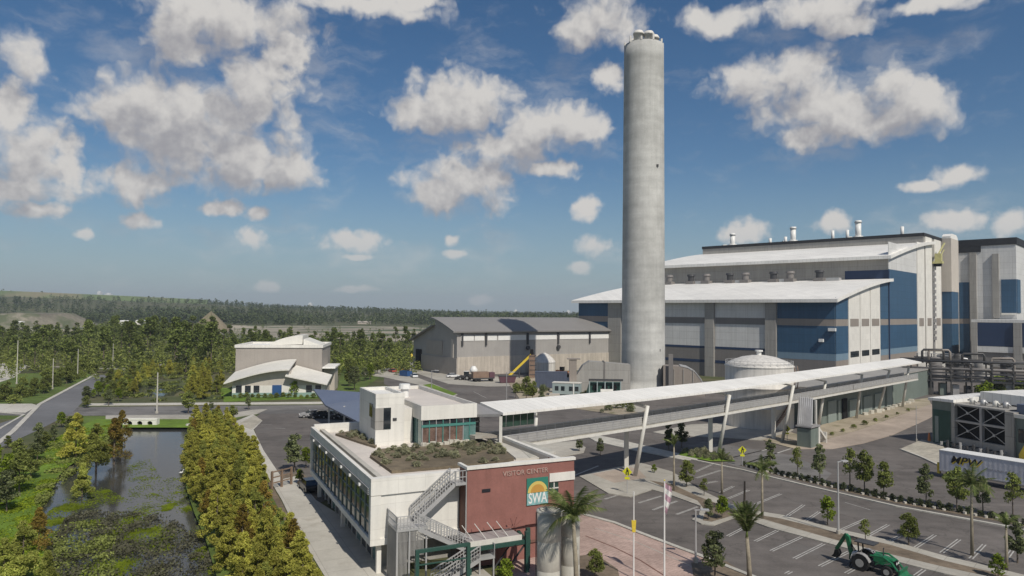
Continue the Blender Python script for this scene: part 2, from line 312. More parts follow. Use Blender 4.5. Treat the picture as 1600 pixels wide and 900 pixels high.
# ------------------------------------------------------------------ mesh builder
class M:
    def __init__(s): s.v = []; s.f = []; s.mi = []; s.c = 0
    def add(s, vs, fs):
        o = len(s.v); s.v += [tuple(x) for x in vs]
        for f in fs: s.f.append([i+o for i in f]); s.mi.append(s.c)
        return s
    def poly(s, pts): return s.add(pts, [list(range(len(pts)))])
    def box(s, x0, x1, y0, y1, z0, z1):
        return s.add([(x0,y0,z0),(x1,y0,z0),(x1,y1,z0),(x0,y1,z0),(x0,y0,z1),(x1,y0,z1),(x1,y1,z1),(x0,y1,z1)],
                     [(0,3,2,1),(4,5,6,7),(0,1,5,4),(1,2,6,5),(2,3,7,6),(3,0,4,7)])
    def hexa(s, b, t):                    # four bottom points, four top points
        return s.add(list(b)+list(t), [(0,3,2,1),(4,5,6,7),(0,1,5,4),(1,2,6,5),(2,3,7,6),(3,0,4,7)])
    def beam(s, p, q, w, h=None, up=(0,0,1)):
        p, q = Vector(p), Vector(q); h = h or w; d = (q-p).normalized(); u = Vector(up)
        if abs(d.dot(u)) > .98: u = Vector((1,0,0))
        r = d.cross(u).normalized()*(w/2); u = r.cross(d).normalized()*(h/2)
        return s.hexa([p-r-u, p+r-u, q+r-u, q-r-u], [p-r+u, p+r+u, q+r+u, q-r+u])
    def cyl(s, p, q, r0, r1=None, n=10, cap=True):
        p, q = Vector(p), Vector(q); r1 = r0 if r1 is None else r1; d = (q-p).normalized()
        a = d.cross(Vector((0,0,1))); a = Vector((1,0,0)) if a.length < 1e-4 else a.normalized(); b = d.cross(a)
        vs = [c+(a*math.cos(t)+b*math.sin(t))*r for c, r in ((p, r0), (q, r1)) for t in [2*math.pi*i/n for i in range(n)]]
        fs = [(i, (i+1) % n, n+(i+1) % n, n+i) for i in range(n)]
        if cap: fs += [tuple(range(n))[::-1], tuple(range(n, 2*n))]
        return s.add(vs, fs)
    def tube(s, pts, rs, n=7):
        pts = [Vector(p) for p in pts]
        if not hasattr(rs, '__len__'): rs = [rs]*len(pts)
        vs = []; a = None
        for i, p in enumerate(pts):
            d = (pts[min(i+1, len(pts)-1)]-pts[max(i-1, 0)]).normalized()
            if a is None: a = d.cross(Vector((0,0,1))); a = Vector((1,0,0)) if a.length < 1e-3 else a.normalized()
            a = (a-d*a.dot(d)).normalized(); b = d.cross(a)
            vs += [p+(a*math.cos(t)+b*math.sin(t))*rs[i] for t in [2*math.pi*k/n for k in range(n)]]
        fs = [(j*n+i, j*n+(i+1) % n, (j+1)*n+(i+1) % n, (j+1)*n+i) for j in range(len(pts)-1) for i in range(n)]
        fs += [tuple(range(n))[::-1], tuple(range((len(pts)-1)*n, len(pts)*n))]
        return s.add(vs, fs)
    def lathe(s, prof, n=24, c=(0,0)):    # (r, z) profile
        vs = [(c[0]+r*math.cos(2*math.pi*i/n), c[1]+r*math.sin(2*math.pi*i/n), z) for r, z in prof for i in range(n)]
        fs = [(j*n+i, j*n+(i+1) % n, (j+1)*n+(i+1) % n, (j+1)*n+i) for j in range(len(prof)-1) for i in range(n)]
        return s.add(vs, fs)
    def prism(s, pts, z0, z1):            # vertical extrusion of an outline
        n = len(pts); vs = [(p[0], p[1], z0) for p in pts]+[(p[0], p[1], z1) for p in pts]
        a = sum(pts[i][0]*pts[(i+1) % n][1]-pts[(i+1) % n][0]*pts[i][1] for i in range(n))
        fs = [(i, (i+1) % n, n+(i+1) % n, n+i) for i in range(n)]+[tuple(range(n))[::-1], tuple(range(n, 2*n))]
        if a < 0: fs = [f[::-1] for f in fs]
        return s.add(vs, fs)
    def extx(s, prof, x0, x1):            # (y, z) outline extruded along x
        n = len(prof); vs = [(x0, p[0], p[1]) for p in prof]+[(x1, p[0], p[1]) for p in prof]
        fs = [(i, (i+1) % n, n+(i+1) % n, n+i) for i in range(n)]+[tuple(range(n))[::-1], tuple(range(n, 2*n))]
        a = sum(prof[i][0]*prof[(i+1) % n][1]-prof[(i+1) % n][0]*prof[i][1] for i in range(n))
        if a < 0: fs = [f[::-1] for f in fs]
        return s.add(vs, fs)
    def exty(s, prof, y0, y1):            # (x, z) outline extruded along y
        n = len(prof); vs = [(p[0], y0, p[1]) for p in prof]+[(p[0], y1, p[1]) for p in prof]
        fs = [(i, (i+1) % n, n+(i+1) % n, n+i) for i in range(n)]+[tuple(range(n))[::-1], tuple(range(n, 2*n))]
        a = sum(prof[i][0]*prof[(i+1) % n][1]-prof[(i+1) % n][0]*prof[i][1] for i in range(n))
        if a > 0: fs = [f[::-1] for f in fs]
        return s.add(vs, fs)
    def mesh(s, name, mats, smooth=False):
        me = bpy.data.meshes.new(name); me.from_pydata(s.v, [], s.f)
        for k in (mats if isinstance(mats, (list, tuple)) else [mats]): me.materials.append(MATS[k])
        if any(s.mi): me.polygons.foreach_set('material_index', s.mi)
        if smooth: me.polygons.foreach_set('use_smooth', [True]*len(me.polygons))
        me.update(); return me
    def build(s, name, mats, parent=None, smooth=False, loc=None, rz=0):
        return place(name, s.mesh(name, mats, smooth), parent, loc, rz)
def place(name, me, parent=None, loc=None, rz=0, sc=None):
    o = bpy.data.objects.new(name, me); COL.objects.link(o)
    if parent: o.parent = parent
    if loc is not None: o.location = loc
    if rz: o.rotation_euler[2] = rz
    if sc is not None: o.scale = (sc, sc, sc) if not hasattr(sc, '__len__') else sc
    return o
def tag(o, label=None, cat=None, group=None, kind=None):
    for k, v in (('label', label), ('category', cat), ('group', group), ('kind', kind)):
        if v: o[k] = v
    return o
def thing(name, label, cat, loc=(0,0,0), rz=0, group=None):
    o = bpy.data.objects.new(name, None); COL.objects.link(o); o.location = loc; o.rotation_euler[2] = rz; o.empty_display_size = .3
    return tag(o, label, cat, group)
def dup(root, loc, rz=0, sc=1, label=None, group=None):
    r = root.copy(); COL.objects.link(r); r.location = loc; r.rotation_euler = (0, 0, rz); r.scale = (sc,)*3 if not hasattr(sc, '__len__') else sc
    if label: r['label'] = label
    if group: r['group'] = group
    for ch in KIDS.setdefault(root.name, list(root.children)):
        c = ch.copy(); COL.objects.link(c); c.parent = r
        for g in KIDS.setdefault(ch.name, list(ch.children)):
            d = g.copy(); COL.objects.link(d); d.parent = c
    return r
KIDS = {}
def text_mesh(body, size, extrude, font_shear=0, bold=0):
    cu = bpy.data.curves.new('lettering', 'FONT'); cu.body = body; cu.size = size; cu.extrude = extrude; cu.shear = font_shear; cu.offset = bold
    cu.align_x = 'CENTER'; cu.align_y = 'CENTER'
    ob = bpy.data.objects.new('lettering', cu); COL.objects.link(ob)
    bpy.context.view_layer.update()
    me = bpy.data.meshes.new_from_object(ob.evaluated_get(bpy.context.evaluated_depsgraph_get())); bpy.data.objects.remove(ob); return me
def sheet(name, pts, z, m, kind='structure', thick=0):
    k = M()
    if thick: k.prism([(p[0], p[1]) for p in pts], 0.0, z)
    else:
        a = sum(pts[i][0]*pts[(i+1) % len(pts)][1]-pts[(i+1) % len(pts)][0]*pts[i][1] for i in range(len(pts)))
        pp = [(p[0], p[1], z) for p in pts]; k.poly(pp if a > 0 else pp[::-1])
    return tag(k.build(name, m), kind=kind)
def gp(*px): return [G(x, y) for x, y in px]
def ribbon(name, pts, w, z0, z1, m, kind='structure'):       # kerb-like strip along a line
    k = M(); n = len(pts); L = []; Rr = []
    for i, p in enumerate(pts):
        d = (Vector(pts[min(i+1, n-1)])-Vector(pts[max(i-1, 0)])).to_2d().normalized(); o = Vector((-d.y, d.x))*w/2
        L.append(Vector(p).to_2d()+o); Rr.append(Vector(p).to_2d()-o)
    for i in range(n-1):
        k.hexa([(*Rr[i], z0), (*Rr[i+1], z0), (*L[i+1], z0), (*L[i], z0)], [(*Rr[i], z1), (*Rr[i+1], z1), (*L[i+1], z1), (*L[i], z1)])
    return tag(k.build(name, m), kind=kind)
def inside(p, poly):
    r = False; n = len(poly)
    for i in range(n):
        a, b = poly[i], poly[(i+1) % n]
        if (a[1] > p[1]) != (b[1] > p[1]) and p[0] < (b[0]-a[0])*(p[1]-a[1])/(b[1]-a[1])+a[0]: r = not r
    return r
def scatter(poly, n, mind, rnd=random, tries=40):
    xs = [p[0] for p in poly]; ys = [p[1] for p in poly]; out = []
    for _ in range(n*tries):
        if len(out) >= n: break
        p = (rnd.uniform(min(xs), max(xs)), rnd.uniform(min(ys), max(ys)))
        if inside(p, poly) and all((p[0]-q[0])**2+(p[1]-q[1])**2 > mind*mind for q in out): out.append(p)
    return out
# ------------------------------------------------------------------ terrain and ground sheet
POND = [(p.x, p.y) for p in [G(x, y, -.5) for x, y in [(193,670),(295,670),(291,700),(288,730),(292,765),(303,800),(322,845),(340,900),(370,1000),(150,1000),(92,900),(72,850),(62,805),(75,765),(105,735),(150,705),(188,688)]]]
POND2 = [(p.x, p.y) for p in [G(x, y, -.5) for x, y in [(205,622),(222,602),(250,588),(285,578),(300,586),(290,605),(270,622)]]]
KZ = [(-1.2,62),(-.727,56),(-.58,45),(-.43,36),(-.27,22),(-.136,14),(0,10),(.2,8),(1.2,8)]
def smooth(t): t = min(1, max(0, t)); return t*t*(3-2*t)
def terr(x, y):
    if y < 900: return 0.
    k = x/y; a = np.interp(k, [q[0] for q in KZ], [q[1] for q in KZ])
    return float(a*smooth((y-1050)/850))
def dist_poly(p, poly):
    best = 1e9; n = len(poly)
    for i in range(n):
        a, b = poly[i], poly[(i+1) % n]; dx, dy = b[0]-a[0], b[1]-a[1]
        t = max(0, min(1, ((p[0]-a[0])*dx+(p[1]-a[1])*dy)/(dx*dx+dy*dy+1e-9)))
        best = min(best, math.hypot(p[0]-a[0]-t*dx, p[1]-a[1]-t*dy))
    return best
def ground_z(x, y):
    for P in (POND, POND2):
        if inside((x, y), P): return -min(1.3, .35+dist_poly((x, y), P)*.5)
    return terr(x, y)
xs = sorted(set([-15000,-9000,-6000,-4500,-3600]+list(range(-3200, 3201, 200))+[-190,-150,-120]+[i*1.5 for i in range(-66, -8)]+[-6,0,20,50,100,150]+[3600,4500,6000,9000,15000]))
ys = sorted(set([-400,-50,0,25]+[i*1.5 for i in range(26, 96)]+[i*2 for i in range(72, 120)]+[250,280,320,400,500,650,800,900]+list(range(1000, 2001, 100))+[2200,2500,3000,4000,6000,9000,15000,25000]))
k = M(); nx = len(xs)
k.v = [(x, y, ground_z(x, y)) for y in ys for x in xs]
k.f = [[j*nx+i, j*nx+i+1, (j+1)*nx+i+1, (j+1)*nx+i] for j in range(len(ys)-1) for i in range(nx-1)]; k.mi = [0]*len(k.f)
tag(k.build('ground', 'ground'), kind='structure')
k = M(); k.poly([(p[0], p[1], -.42) for p in POND][::-1]); o = tag(k.build('water', 'pond_water'), kind='structure')
k = M(); k.poly([(p[0], p[1], -.40) for p in POND2][::-1]); o = tag(k.build('water', 'pond_water'), kind='structure')
for o in bpy.data.objects:
    if o.name.startswith('water'):
        if o.data.polygons[0].normal.z < 0: o.data.flip_normals()

# far land
sheet('sandy_clearing', [(-900,640),(-420,600),(-240,560),(-40,520),(120,600),(180,900),(60,1040),(-420,1045),(-900,1010)], .02, 'sandland')
k = M(); n = 40
rim = [(-330-18*math.cos(t)*1.0, 740+14*math.sin(t)) for t in [2*math.pi*i/n for i in range(n)]]
P0m = AT(330, 486, 740)
vs = [(P0m.x+20*math.cos(2*math.pi*i/n)*(1+.1*math.sin(i*1.7)), 740+20*math.sin(2*math.pi*i/n)*(1+.1*math.cos(i*2.3)), .01) for i in range(n)]
vs2 = [(P0m.x+8*math.cos(2*math.pi*i/n)*(1+.2*math.sin(i*2.9)), 740+8*math.sin(2*math.pi*i/n)*(1+.2*math.cos(i*1.3)), P0m.z*.62) for i in range(n)]
k.add(vs+vs2+[(P0m.x, 740, P0m.z)], [(i, (i+1) % n, n+(i+1) % n, n+i) for i in range(n)]+[(n+i, n+(i+1) % n, 2*n) for i in range(n)])
tag(k.build('sand_mound', 'mound', smooth=True), 'brown pyramid shaped earth mound rising beyond the wood', 'earth mound')
k = M(); top_, bot_ = [], []
for i in range(26):
    a = 2*math.pi*i/26; c_ = AT(52, 488, 860); rx_, ry_ = 33*(1+.08*math.sin(3*a)), 60; top_.append((c_.x+rx_*math.cos(a), 860+ry_*math.sin(a), c_.z-1.5+.9*math.sin(a*5))); bot_.append((c_.x+(rx_+26)*math.cos(a), 860+(ry_+40)*math.sin(a), -.2))
k.add(top_+bot_, [tuple(range(26))]+[(26+i, 26+(i+1) % 26, (i+1) % 26, i) for i in range(26)]); tag(k.build('spoil_hill', 'spoil'), kind='structure')
# bare landfill top on the left
k = M(); pts = [(-1450,1880),(-1250,1800),(-1050,1850),(-900,2000),(-1150,2300),(-1700,2400)]
gx = []
for (x, y) in [(-1480,1850),(-1240,1760),(-1010,1830),(-860,1990)]: gx.append((x, y, terr(x, y)+13))
for (x, y) in [(-980,2300),(-1250,2350),(-1500,2400),(-1900,2400)][:4]: gx.append((x, y, terr(x, y)+16))
low = [(x*.985, y*.985, terr(x, y)-2) for x, y, z in gx[:4]]
k.add(gx+low, [tuple(range(8)), (8, 9, 1, 0), (9, 10, 2, 1), (10, 11, 3, 2)])
tag(k.build('landfill_hill', 'hillgrass'), kind='structure')

# ------------------------------------------------------------------ leaves
def leaf_arrays(P, size, up=.35, long=1.5, rng=RNG):
    P = np.asarray(P, float); n = len(P); sz = (np.asarray(size)*np.ones(n))*rng.uniform(.65, 1.25, n)
    N = rng.normal(size=(n, 3)); N[:, 2] = np.abs(N[:, 2])+up; N /= np.linalg.norm(N, axis=1)[:, None]
    A = np.cross(N, rng.normal(size=(n, 3))); A /= np.linalg.norm(A, axis=1)[:, None]+1e-9; B = np.cross(N, A)
    a = A*sz[:, None]*long*.5; b = B*sz[:, None]*.5
    return np.stack([P-a, P-b+a*.1, P+a, P+b+a*.1], 1).reshape(-1, 3)
def quad_mesh(name, V, mname):
    n = len(V)//4; me = bpy.data.meshes.new(name); me.vertices.add(4*n); me.loops.add(4*n); me.polygons.add(n)
    me.vertices.foreach_set('co', np.asarray(V, np.float32).ravel()); me.loops.foreach_set('vertex_index', np.arange(4*n, dtype=np.int32))
    me.polygons.foreach_set('loop_start', np.arange(0, 4*n, 4, dtype=np.int32))
    me.materials.append(MATS[mname]); me.update(calc_edges=True); return me
def clump_pts(cl, n, rng=RNG):            # cl: list of (x, y, z, r) ; points spread through each clump, denser outside
    out = []
    for (x, y, z, r) in cl:
        d = rng.normal(size=(n, 3)); d /= np.linalg.norm(d, axis=1)[:, None]
        out.append(np.array([x, y, z])+d*(r*rng.uniform(.35, 1, n)**.6)[:, None]*np.array([1, 1, .75]))
    return np.concatenate(out)
def pine_mesh(seed, h=13):
    r = random.Random(seed); cl = []
    for i in range(16):
        t = r.random()**.8; z = h*(.42+.56*t); w = (1-t)*2.5+.5; a = r.random()*6.28; cl.append((w*math.cos(a)*r.uniform(.3, 1), w*math.sin(a)*r.uniform(.3, 1), z, r.uniform(.8, 1.5)))
    k = M(); k.tube([(0,0,-.3), (.1,0,h*.4), (0,.1,h*.75), (0,0,h*.97)], [.2, .16, .1, .03], 6)
    for c in cl[::2]: k.beam((0, 0, c[2]-.5), (c[0], c[1], c[2]), .07)
    return k.mesh('trunk', 'bark'), quad_mesh('crown', leaf_arrays(clump_pts(cl, 64), .5), 'leaf_pine')
def cypress_mesh(seed, leaf, h=5.6, w=1.7, n=6600):
    r = random.Random(seed); rg = np.random.default_rng(seed); cl = []
    for i in range(44):
        t = r.random(); z = h*(.12+.88*t); ww = w*(1-t)**.75; a = r.random()*6.28; q = r.uniform(.45, 1.05)*ww
        cl.append((q*math.cos(a), q*math.sin(a), z, .34+.34*(1-t)))
    k = M(); k.tube([(0,0,-.5), (0,0,h*.5), (0,0,h*.96)], [.14, .08, .02], 6)
    for c in cl[::2]: k.beam((0, 0, c[2]-.15), c[:3], .035)
    return k.mesh('trunk', 'bark'), quad_mesh('crown', leaf_arrays(clump_pts(cl, n//44, rg), .125, .1, 2.6, rg), leaf)
def round_mesh(seed, leaf, h=4.2, w=1.5, bare=.2, n=2600, size=.20, col=False, barkm='bark'):
    r = random.Random(seed); rg = np.random.default_rng(seed); cl = []
    for i in range(34):
        t = r.random(); z = h*(bare+.1+(.9-bare)*t); s = math.sin(math.pi*min(1, .18+t*.82))**.6 if not col else (1-t*.6); a = r.random()*6.28; q = w*s*r.uniform(.35, .95)
        cl.append((q*math.cos(a), q*math.sin(a), z, w*r.uniform(.26, .5)))
    k = M(); k.tube([(0,0,-.2), (.04,0,h*.35), (0,.03,h*.9)], [.09*h/4, .065*h/4, .02], 6)
    for c in cl[::2]: k.beam((0, 0, max(.2, c[2]*.72)), c[:3], .03*h/4)
    return k.mesh('trunk', barkm), quad_mesh('crown', leaf_arrays(clump_pts(cl, n//34, rg), size, .3, 1.5, rg), leaf)
def tree_proto(name, meshes):
    return [(name, a, b) for a, b in meshes]
def plant(kind, name, label, cat, loc, sc=1., rz=None, group=None, trunk=True):
    a, b = kind[random.randrange(len(kind))]
    t = thing(name, label, cat, (loc[0], loc[1], loc[2] if len(loc) > 2 else 0), random.uniform(0, 6.28) if rz is None else rz, group)
    t.scale = (sc, sc, sc) if not hasattr(sc, '__len__') else sc
    if trunk: place('trunk', a, t)
    place('crown', b, t); return t
PINES = [pine_mesh(s) for s in range(6)]
CYP = [cypress_mesh(20+s, ['leaf_cypress', 'leaf_cypress_green', 'leaf_cypress'][s % 3], 5.6+(s % 4)*.3-.4, 1.5+.14*(s % 4)) for s in range(8)]
CYPR = [cypress_mesh(40+s, 'leaf_rust', n=3200) for s in range(3)]
OAK = [round_mesh(60+s, 'leaf_dark', 4.6, 1.15, .2, n=1700) for s in range(4)]
OAKC = [round_mesh(64+s, 'leaf_dark', 5.0, .95, .12, col=True) for s in range(2)]
MIDT = [round_mesh(70+s, 'leaf_mid', 4.2, 1.3, .2, n=1900) for s in range(4)]
THIN = [round_mesh(80+s, 'leaf_mid', 3.6, .85, .3, n=800, size=.16) for s in range(3)]
LIME = [round_mesh(90+s, 'leaf_lime', 3.4, 1.0, .18, n=1100) for s in range(3)]
SHRUB = [round_mesh(100+s, 'leaf_dark', 1.8, 1.3, .02, n=900) for s in range(3)]
SHRUBM = [round_mesh(110+s, 'leaf_mid', 1.8, 1.3, .02, n=900) for s in range(3)]
SHRUBL = [round_mesh(116+s, 'leaf_lime', 1.6, 1.2, .02, n=800) for s in range(2)]
SAGE = [round_mesh(120+s, 'leaf_sage', .8, .55, .0, n=380, size=.13) for s in range(3)]
LOWH = [round_mesh(130+s, 'leaf_hedge', .75, .42, .0, n=200, size=.16) for s in range(3)]
def frond_mesh(L, droop, wid, seed):
    r = random.Random(seed); V = []; n = 24; k = M(); prev = None; pts = []
    for i in range(n+1):
        t = i/n; pts.append(Vector((L*(t-.12*t*t*droop), 0, L*(.35*t-.62*droop*t*t))))
    for i in range(1, n+1):
        d = (pts[i]-pts[i-1]).normalized(); w = wid*math.sin(math.pi*min(1, .12+.85*i/n))**.7
        for sgn in (-1, 1):
            p = pts[i]; tip = p+d*w*.55+Vector((0, sgn*w, -w*(.25+.4*droop)*r.uniform(.7, 1.3))); q = d*.05
            k.add([p-q, p+q, tip], [(0, 1, 2)])
    k.tube(pts, [.03*(1-i/(n+2)) for i in range(n+1)], 4)
    return k.mesh('frond', 'leaf_palm')
FROND = [frond_mesh(2.5, .9, .6, 1), frond_mesh(2.5, .5, .55, 2), frond_mesh(2.3, 1.3, .55, 3)]
def palm(label, loc, h, sc=1., n=16, upright=.0, trunk_r=.16, lean=(0, 0), ragged=0, group=None):
    t = thing('palm_tree', label, 'palm tree', (loc[0], loc[1], 0), random.uniform(0, 6), group); r = random.Random(sum(map(ord, label)) + int(loc[0]*7))
    k = M(); k.tube([(0,0,-.1), (lean[0]*.4, lean[1]*.4, h*.5), (lean[0], lean[1], h)], [trunk_r*1.25, trunk_r, trunk_r*.7], 9); k.build('trunk', 'bark_pale', t, True)
    k = M(); k.tube([(lean[0], lean[1], h-.1), (lean[0], lean[1], h+.55*sc)], [trunk_r*.75, trunk_r*.3], 8); k.build('crown_shaft', 'leaf_palm', t, True)
    for i in range(n):
        o = place('frond', FROND[r.choice((0, 1, 2) if not upright else (1, 1, 0))], t, (lean[0], lean[1], h+.35*sc), 0, sc*r.uniform(.8, 1.08))
        el = r.uniform(-.2, 1.15) if not upright else r.uniform(upright-.35, upright+.35)
        o.rotation_euler = (0, -el, i*2.399+r.uniform(-.2, .2))
    return t

# ------------------------------------------------------------------ forest
def forest_blob(name, spots, hs, quads, size, m, kind='stuff'):
    V = []
    for (x, y), h in zip(spots, hs):
        c = np.array([x, y, terr(x, y)]); n = quads; d = RNG.normal(size=(n, 3)); d /= np.linalg.norm(d, axis=1)[:, None]
        t = RNG.uniform(.12, 1, n); P = np.stack([d[:, 0]*h*.36*np.sqrt(1.08-t), d[:, 1]*h*.36*np.sqrt(1.08-t), h*t], 1)+c; V.append(P)
    V = np.concatenate(V); s = np.repeat(np.array(hs)*size, quads)
    return tag(place(name, quad_mesh(name, leaf_arrays(V, s, .5, 1.3), m)), kind=kind)
sp = []; hs = []
while len(sp) < 8500:
    y = 1060+2600*random.random()**1.7; kx = random.uniform(-.95, .55); x = kx*y
    if y > 1750 and y < 2400 and -.80 < kx < -.45 and random.random() < .9: continue
    g_ = math.sin(x*.011+2*math.sin(y*.006))+math.sin(y*.017+x*.004)
    if g_ < -1.05 and random.random() < .85: continue
    sp.append((x, y)); hs.append((random.uniform(7, 14)+(3 if y < 1300 else 0))*(1+.16*g_))
forest_blob('distant_wood', sp, hs, 26, .19, 'leaf_far')
sp = []; hs = []
while len(sp) < 1000:
    y = random.uniform(400, 640); kx = random.uniform(-.95, .02); x = kx*y
    if math.hypot(x-P0m.x, y-740) < 120 and random.random() < .7: continue
    lim = 640 if kx < -.42 else 470
    if y > lim: continue
    sp.append((x, y)); hs.append(random.uniform(3, 6) if kx < -.6 else random.uniform(7, 12) if kx < -.42 else random.uniform(4, 8))
for _ in range(60):
    y = random.uniform(800, 930); sp.append((random.uniform(-.74, -.58)*y, y)); hs.append(random.uniform(2, 4.5))
for _ in range(230):
    y = random.uniform(560, 1040); sp.append((random.uniform(-.9, .1)*y, y)); hs.append(random.uniform(2, 5))
forest_blob('mixed_wood', sp, hs, 60, .115, 'leaf_pine')
sp = []; hs = []
while len(sp) < 1700:                                       # undergrowth below the pines
    y = random.uniform(222, 420); kx = random.uniform(-.95, -.13); x = kx*y
    if kx > -.47 and y < 250: continue
    sp.append((x, y)); hs.append(random.uniform(2, 6.5) if y > 245 else random.uniform(1.2, 3))
forest_blob('undergrowth', sp, hs, 60, .13, 'leaf_mid')
pp = scatter([(-400,262),(-190,248),(-112,256),(-85,290),(-50,315),(-40,420),(-60,470),(-440,470)], 235, 9.2)
for (x, y) in pp:
    plant(PINES, 'pine_tree', 'tall green pine standing in the wood behind the offices', 'pine tree', (x, y), random.uniform(.9, 1.42)*(.82 if x/y < -.62 else 1 if x/y < -.42 else .72), group='pines of the wood behind the site')
# ------------------------------------------------------------------ roads, lots, paths (each sheet a few mm above the one below)
sheet('lawn', gp((-60,760),(0,735),(60,700),(110,672),(150,655),(320,652),(300,668),(193,668),(150,700),(105,730),(74,762),(58,800),(70,850),(90,905),(110,1010),(-160,1010)), .012, 'lawn')
sheet('grass', gp((-200,655),(60,655),(60,645),(-200,645)), .010, 'grass')
sheet('grass', gp((-260,632),(20,632),(62,630),(150,588),(120,578),(-200,600)), .012, 'grass')
sheet('grass', gp((120,650),(380,650),(360,660),(430,775),(520,905),(580,1010),(370,1010),(340,905),(322,845),(303,800),(290,760),(288,715),(296,668),(193,668),(150,690),(100,700)), .008, 'grass')
sheet('lawn', gp((350,628),(510,622),(520,606),(340,606)), .012, 'lawn')
YARD = gp((600,572),(905,588),(1460,610),(1700,640),(1900,760),(1700,1000),(1000,1000),(930,900),(880,800),(870,720),(760,690),(690,640),(600,600))
sheet('asphalt_yard', YARD, .018, 'asphalt')
sheet('asphalt_lot', gp((392,655),(418,641),(560,634),(690,622),(760,690),(700,720),(560,760),(490,790),(452,770),(440,745),(408,700)), .024, 'asphalt')
sheet('road', gp((-260,645),(-260,634),(60,633),(135,636),(500,633),(600,615),(640,596),(700,640),(560,634),(500,646),(110,650),(60,650)), .030, 'asphalt_old')
sheet('road', gp((-60,730),(-100,690),(40,650),(64,632),(152,586),(170,586),(112,646),(60,672),(0,700)), .036, 'road_grey')
def walk(px, z=.12, m='concrete', name='pavement'): return sheet(name, gp(*px), z, m, thick=1)
walk([(-260,643),(-260,632),(50,631),(60,634),(40,645)], .05, 'concrete_white')
walk([(135,634),(135,631),(500,628.5),(520,626),(520,628.5),(500,631.5)], .12, 'concrete_white')
walk([(165,655),(165,650),(350,648),(395,641),(418,640),(402,647),(352,655)], .12, 'concrete')
ribbon('kerb', gp((-30,715),(20,675),(62,632),(150,585)), .9, .0, .16, 'concrete_white')
ribbon('kerb', gp((0,670),(38,648),(-10,644)), .5, .0, .15, 'kerb')
walk([(366,660),(395,648),(410,658),(396,672),(412,705),(442,750),(462,745),(494,783),(540,812),(620,905),(700,1010),(590,1010),(507,902),(462,828),(440,782),(400,715)], .12, 'concrete_white')
sheet('dry_bed', gp((360,662),(366,660),(400,716),(440,784),(462,830),(507,905),(560,1000),(550,1000),(500,905),(455,835),(430,785),(395,725)), .02, 'mulch')
walk([(372,664),(398,650),(409,658),(393,672)], .17, 'gravel', 'planting_island')
for a, b in (((430,669),(446,670)),((452,682),(468,684)),((408,664),(425,664))):
    ribbon('parking_line', gp(a, b), .14, .024, .029, 'line_paint')
sheet('gravel_bed', gp((436,745),(470,738),(500,760),(494,783),(462,790),(440,770)), .028, 'mulch')
sheet('far_lot', gp((-120,566),(0,567),(46,570),(22,590),(0,597),(-140,600)), .016, 'concrete_white')
ribbon('track', gp((44,572),(120,574),(190,577),(280,567),(380,559)), 3.0, .0, .05, 'concrete')
# warehouse apron, verges around the yard
walk([(640,566),(655,566),(720,588),(905,590),(905,602),(760,604),(700,600),(640,580)], .06, 'concrete', 'concrete_apron')
walk([(560,585),(600,574),(625,580),(672,598),(715,617),(708,621),(655,602),(600,590)], .13, 'concrete', 'planting_island')
sheet('grass', gp((660,602),(674,600),(714,616),(708,619)), .136, 'lawn')
sheet('grass', gp((535,570),(600,566),(628,577),(600,585),(560,612),(525,620)), .026, 'grass')
walk([(795,600),(815,588),(905,604),(1010,640),(1010,655),(905,640),(815,628)], .12, 'sand', 'planting_island')
walk([(815,605),(905,605),(1010,640),(1000,646),(900,618)], .15, 'concrete', 'concrete_apron')
# ground between the two roads under the bridge
walk([(770,698),(900,690),(915,700),(912,708),(870,716),(800,712)], .12, 'concrete', 'planting_island')
walk([(905,676),(960,686),(1045,706),(1100,717),(1070,720),(1000,706),(930,690)], .13, 'kerb', 'pavement')
sheet('shrub_bed', gp((1066,705),(1100,706),(1140,716),(1150,722),(1110,722),(1060,712)), .14, 'lawn')
walk([(1020,676),(1080,664),(1180,660),(1240,672),(1210,690),(1120,684),(1040,680)], .13, 'concrete', 'pavement')
walk([(1190,688),(1235,676),(1290,694),(1240,702)], .14, 'sand', 'planting_island')
# the pale path along the green building
walk([(1215,693),(1240,683),(1290,688),(1345,672),(1400,652),(1455,632),(1475,640),(1450,655),(1395,680),(1350,693),(1300,702),(1240,702)], .13, 'pink_path', 'path')
walk([(1240,683),(1284,664),(1330,652),(1420,626),(1450,622),(1455,632),(1400,651),(1345,671),(1290,687)], .06, 'sand', 'planting_bed')
# plaza by the bridge foot and the first median
walk([(905,745),(930,738),(1000,724),(1050,738),(1093,766),(1133,785),(1165,797),(1222,806),(1300,826),(1390,846),(1475,870),(1620,905),(1640,930),(1475,898),(1412,882),(1300,852),(1200,825),(1153,808),(1115,822),(1096,820),(1081,813),(1092,806),(1095,792),(1040,772),(1018,766),(985,778),(950,772)], .13, 'concrete', 'median')
sheet('median_bed', gp((1015,752),(1050,758),(1093,778),(1133,793),(1165,803),(1220,812),(1300,832),(1390,853),(1475,878),(1600,908),(1560,906),(1475,888),(1400,870),(1300,844),(1210,818),(1160,803),(1112,817),(1098,815),(1102,800),(1090,784),(1040,764)), .137, 'mulch')
sheet('bridge_foot_bed', gp((925,742),(985,731),(1000,737),(1010,748),(960,756)), .137, 'pink_path')
ribbon('kerb', gp((930,690),(1000,706),(1050,712),(1120,727),(1160,735),(1207,747),(1300,769),(1400,792),(1575,824),(1660,842)), .45, .0, .16, 'kerb')
ribbon('kerb', gp((905,803),(960,818),(1000,834),(1050,853),(1090,868),(1130,884),(1190,908),(1240,930)), .5, .0, .16, 'kerb')
sheet('paved_plaza', gp((840,800),(905,801),(960,816),(1000,832),(1050,851),(1090,866),(1130,882),(1190,906),(1240,928),(1200,1010),(780,1010),(800,830)), .05, 'paver')
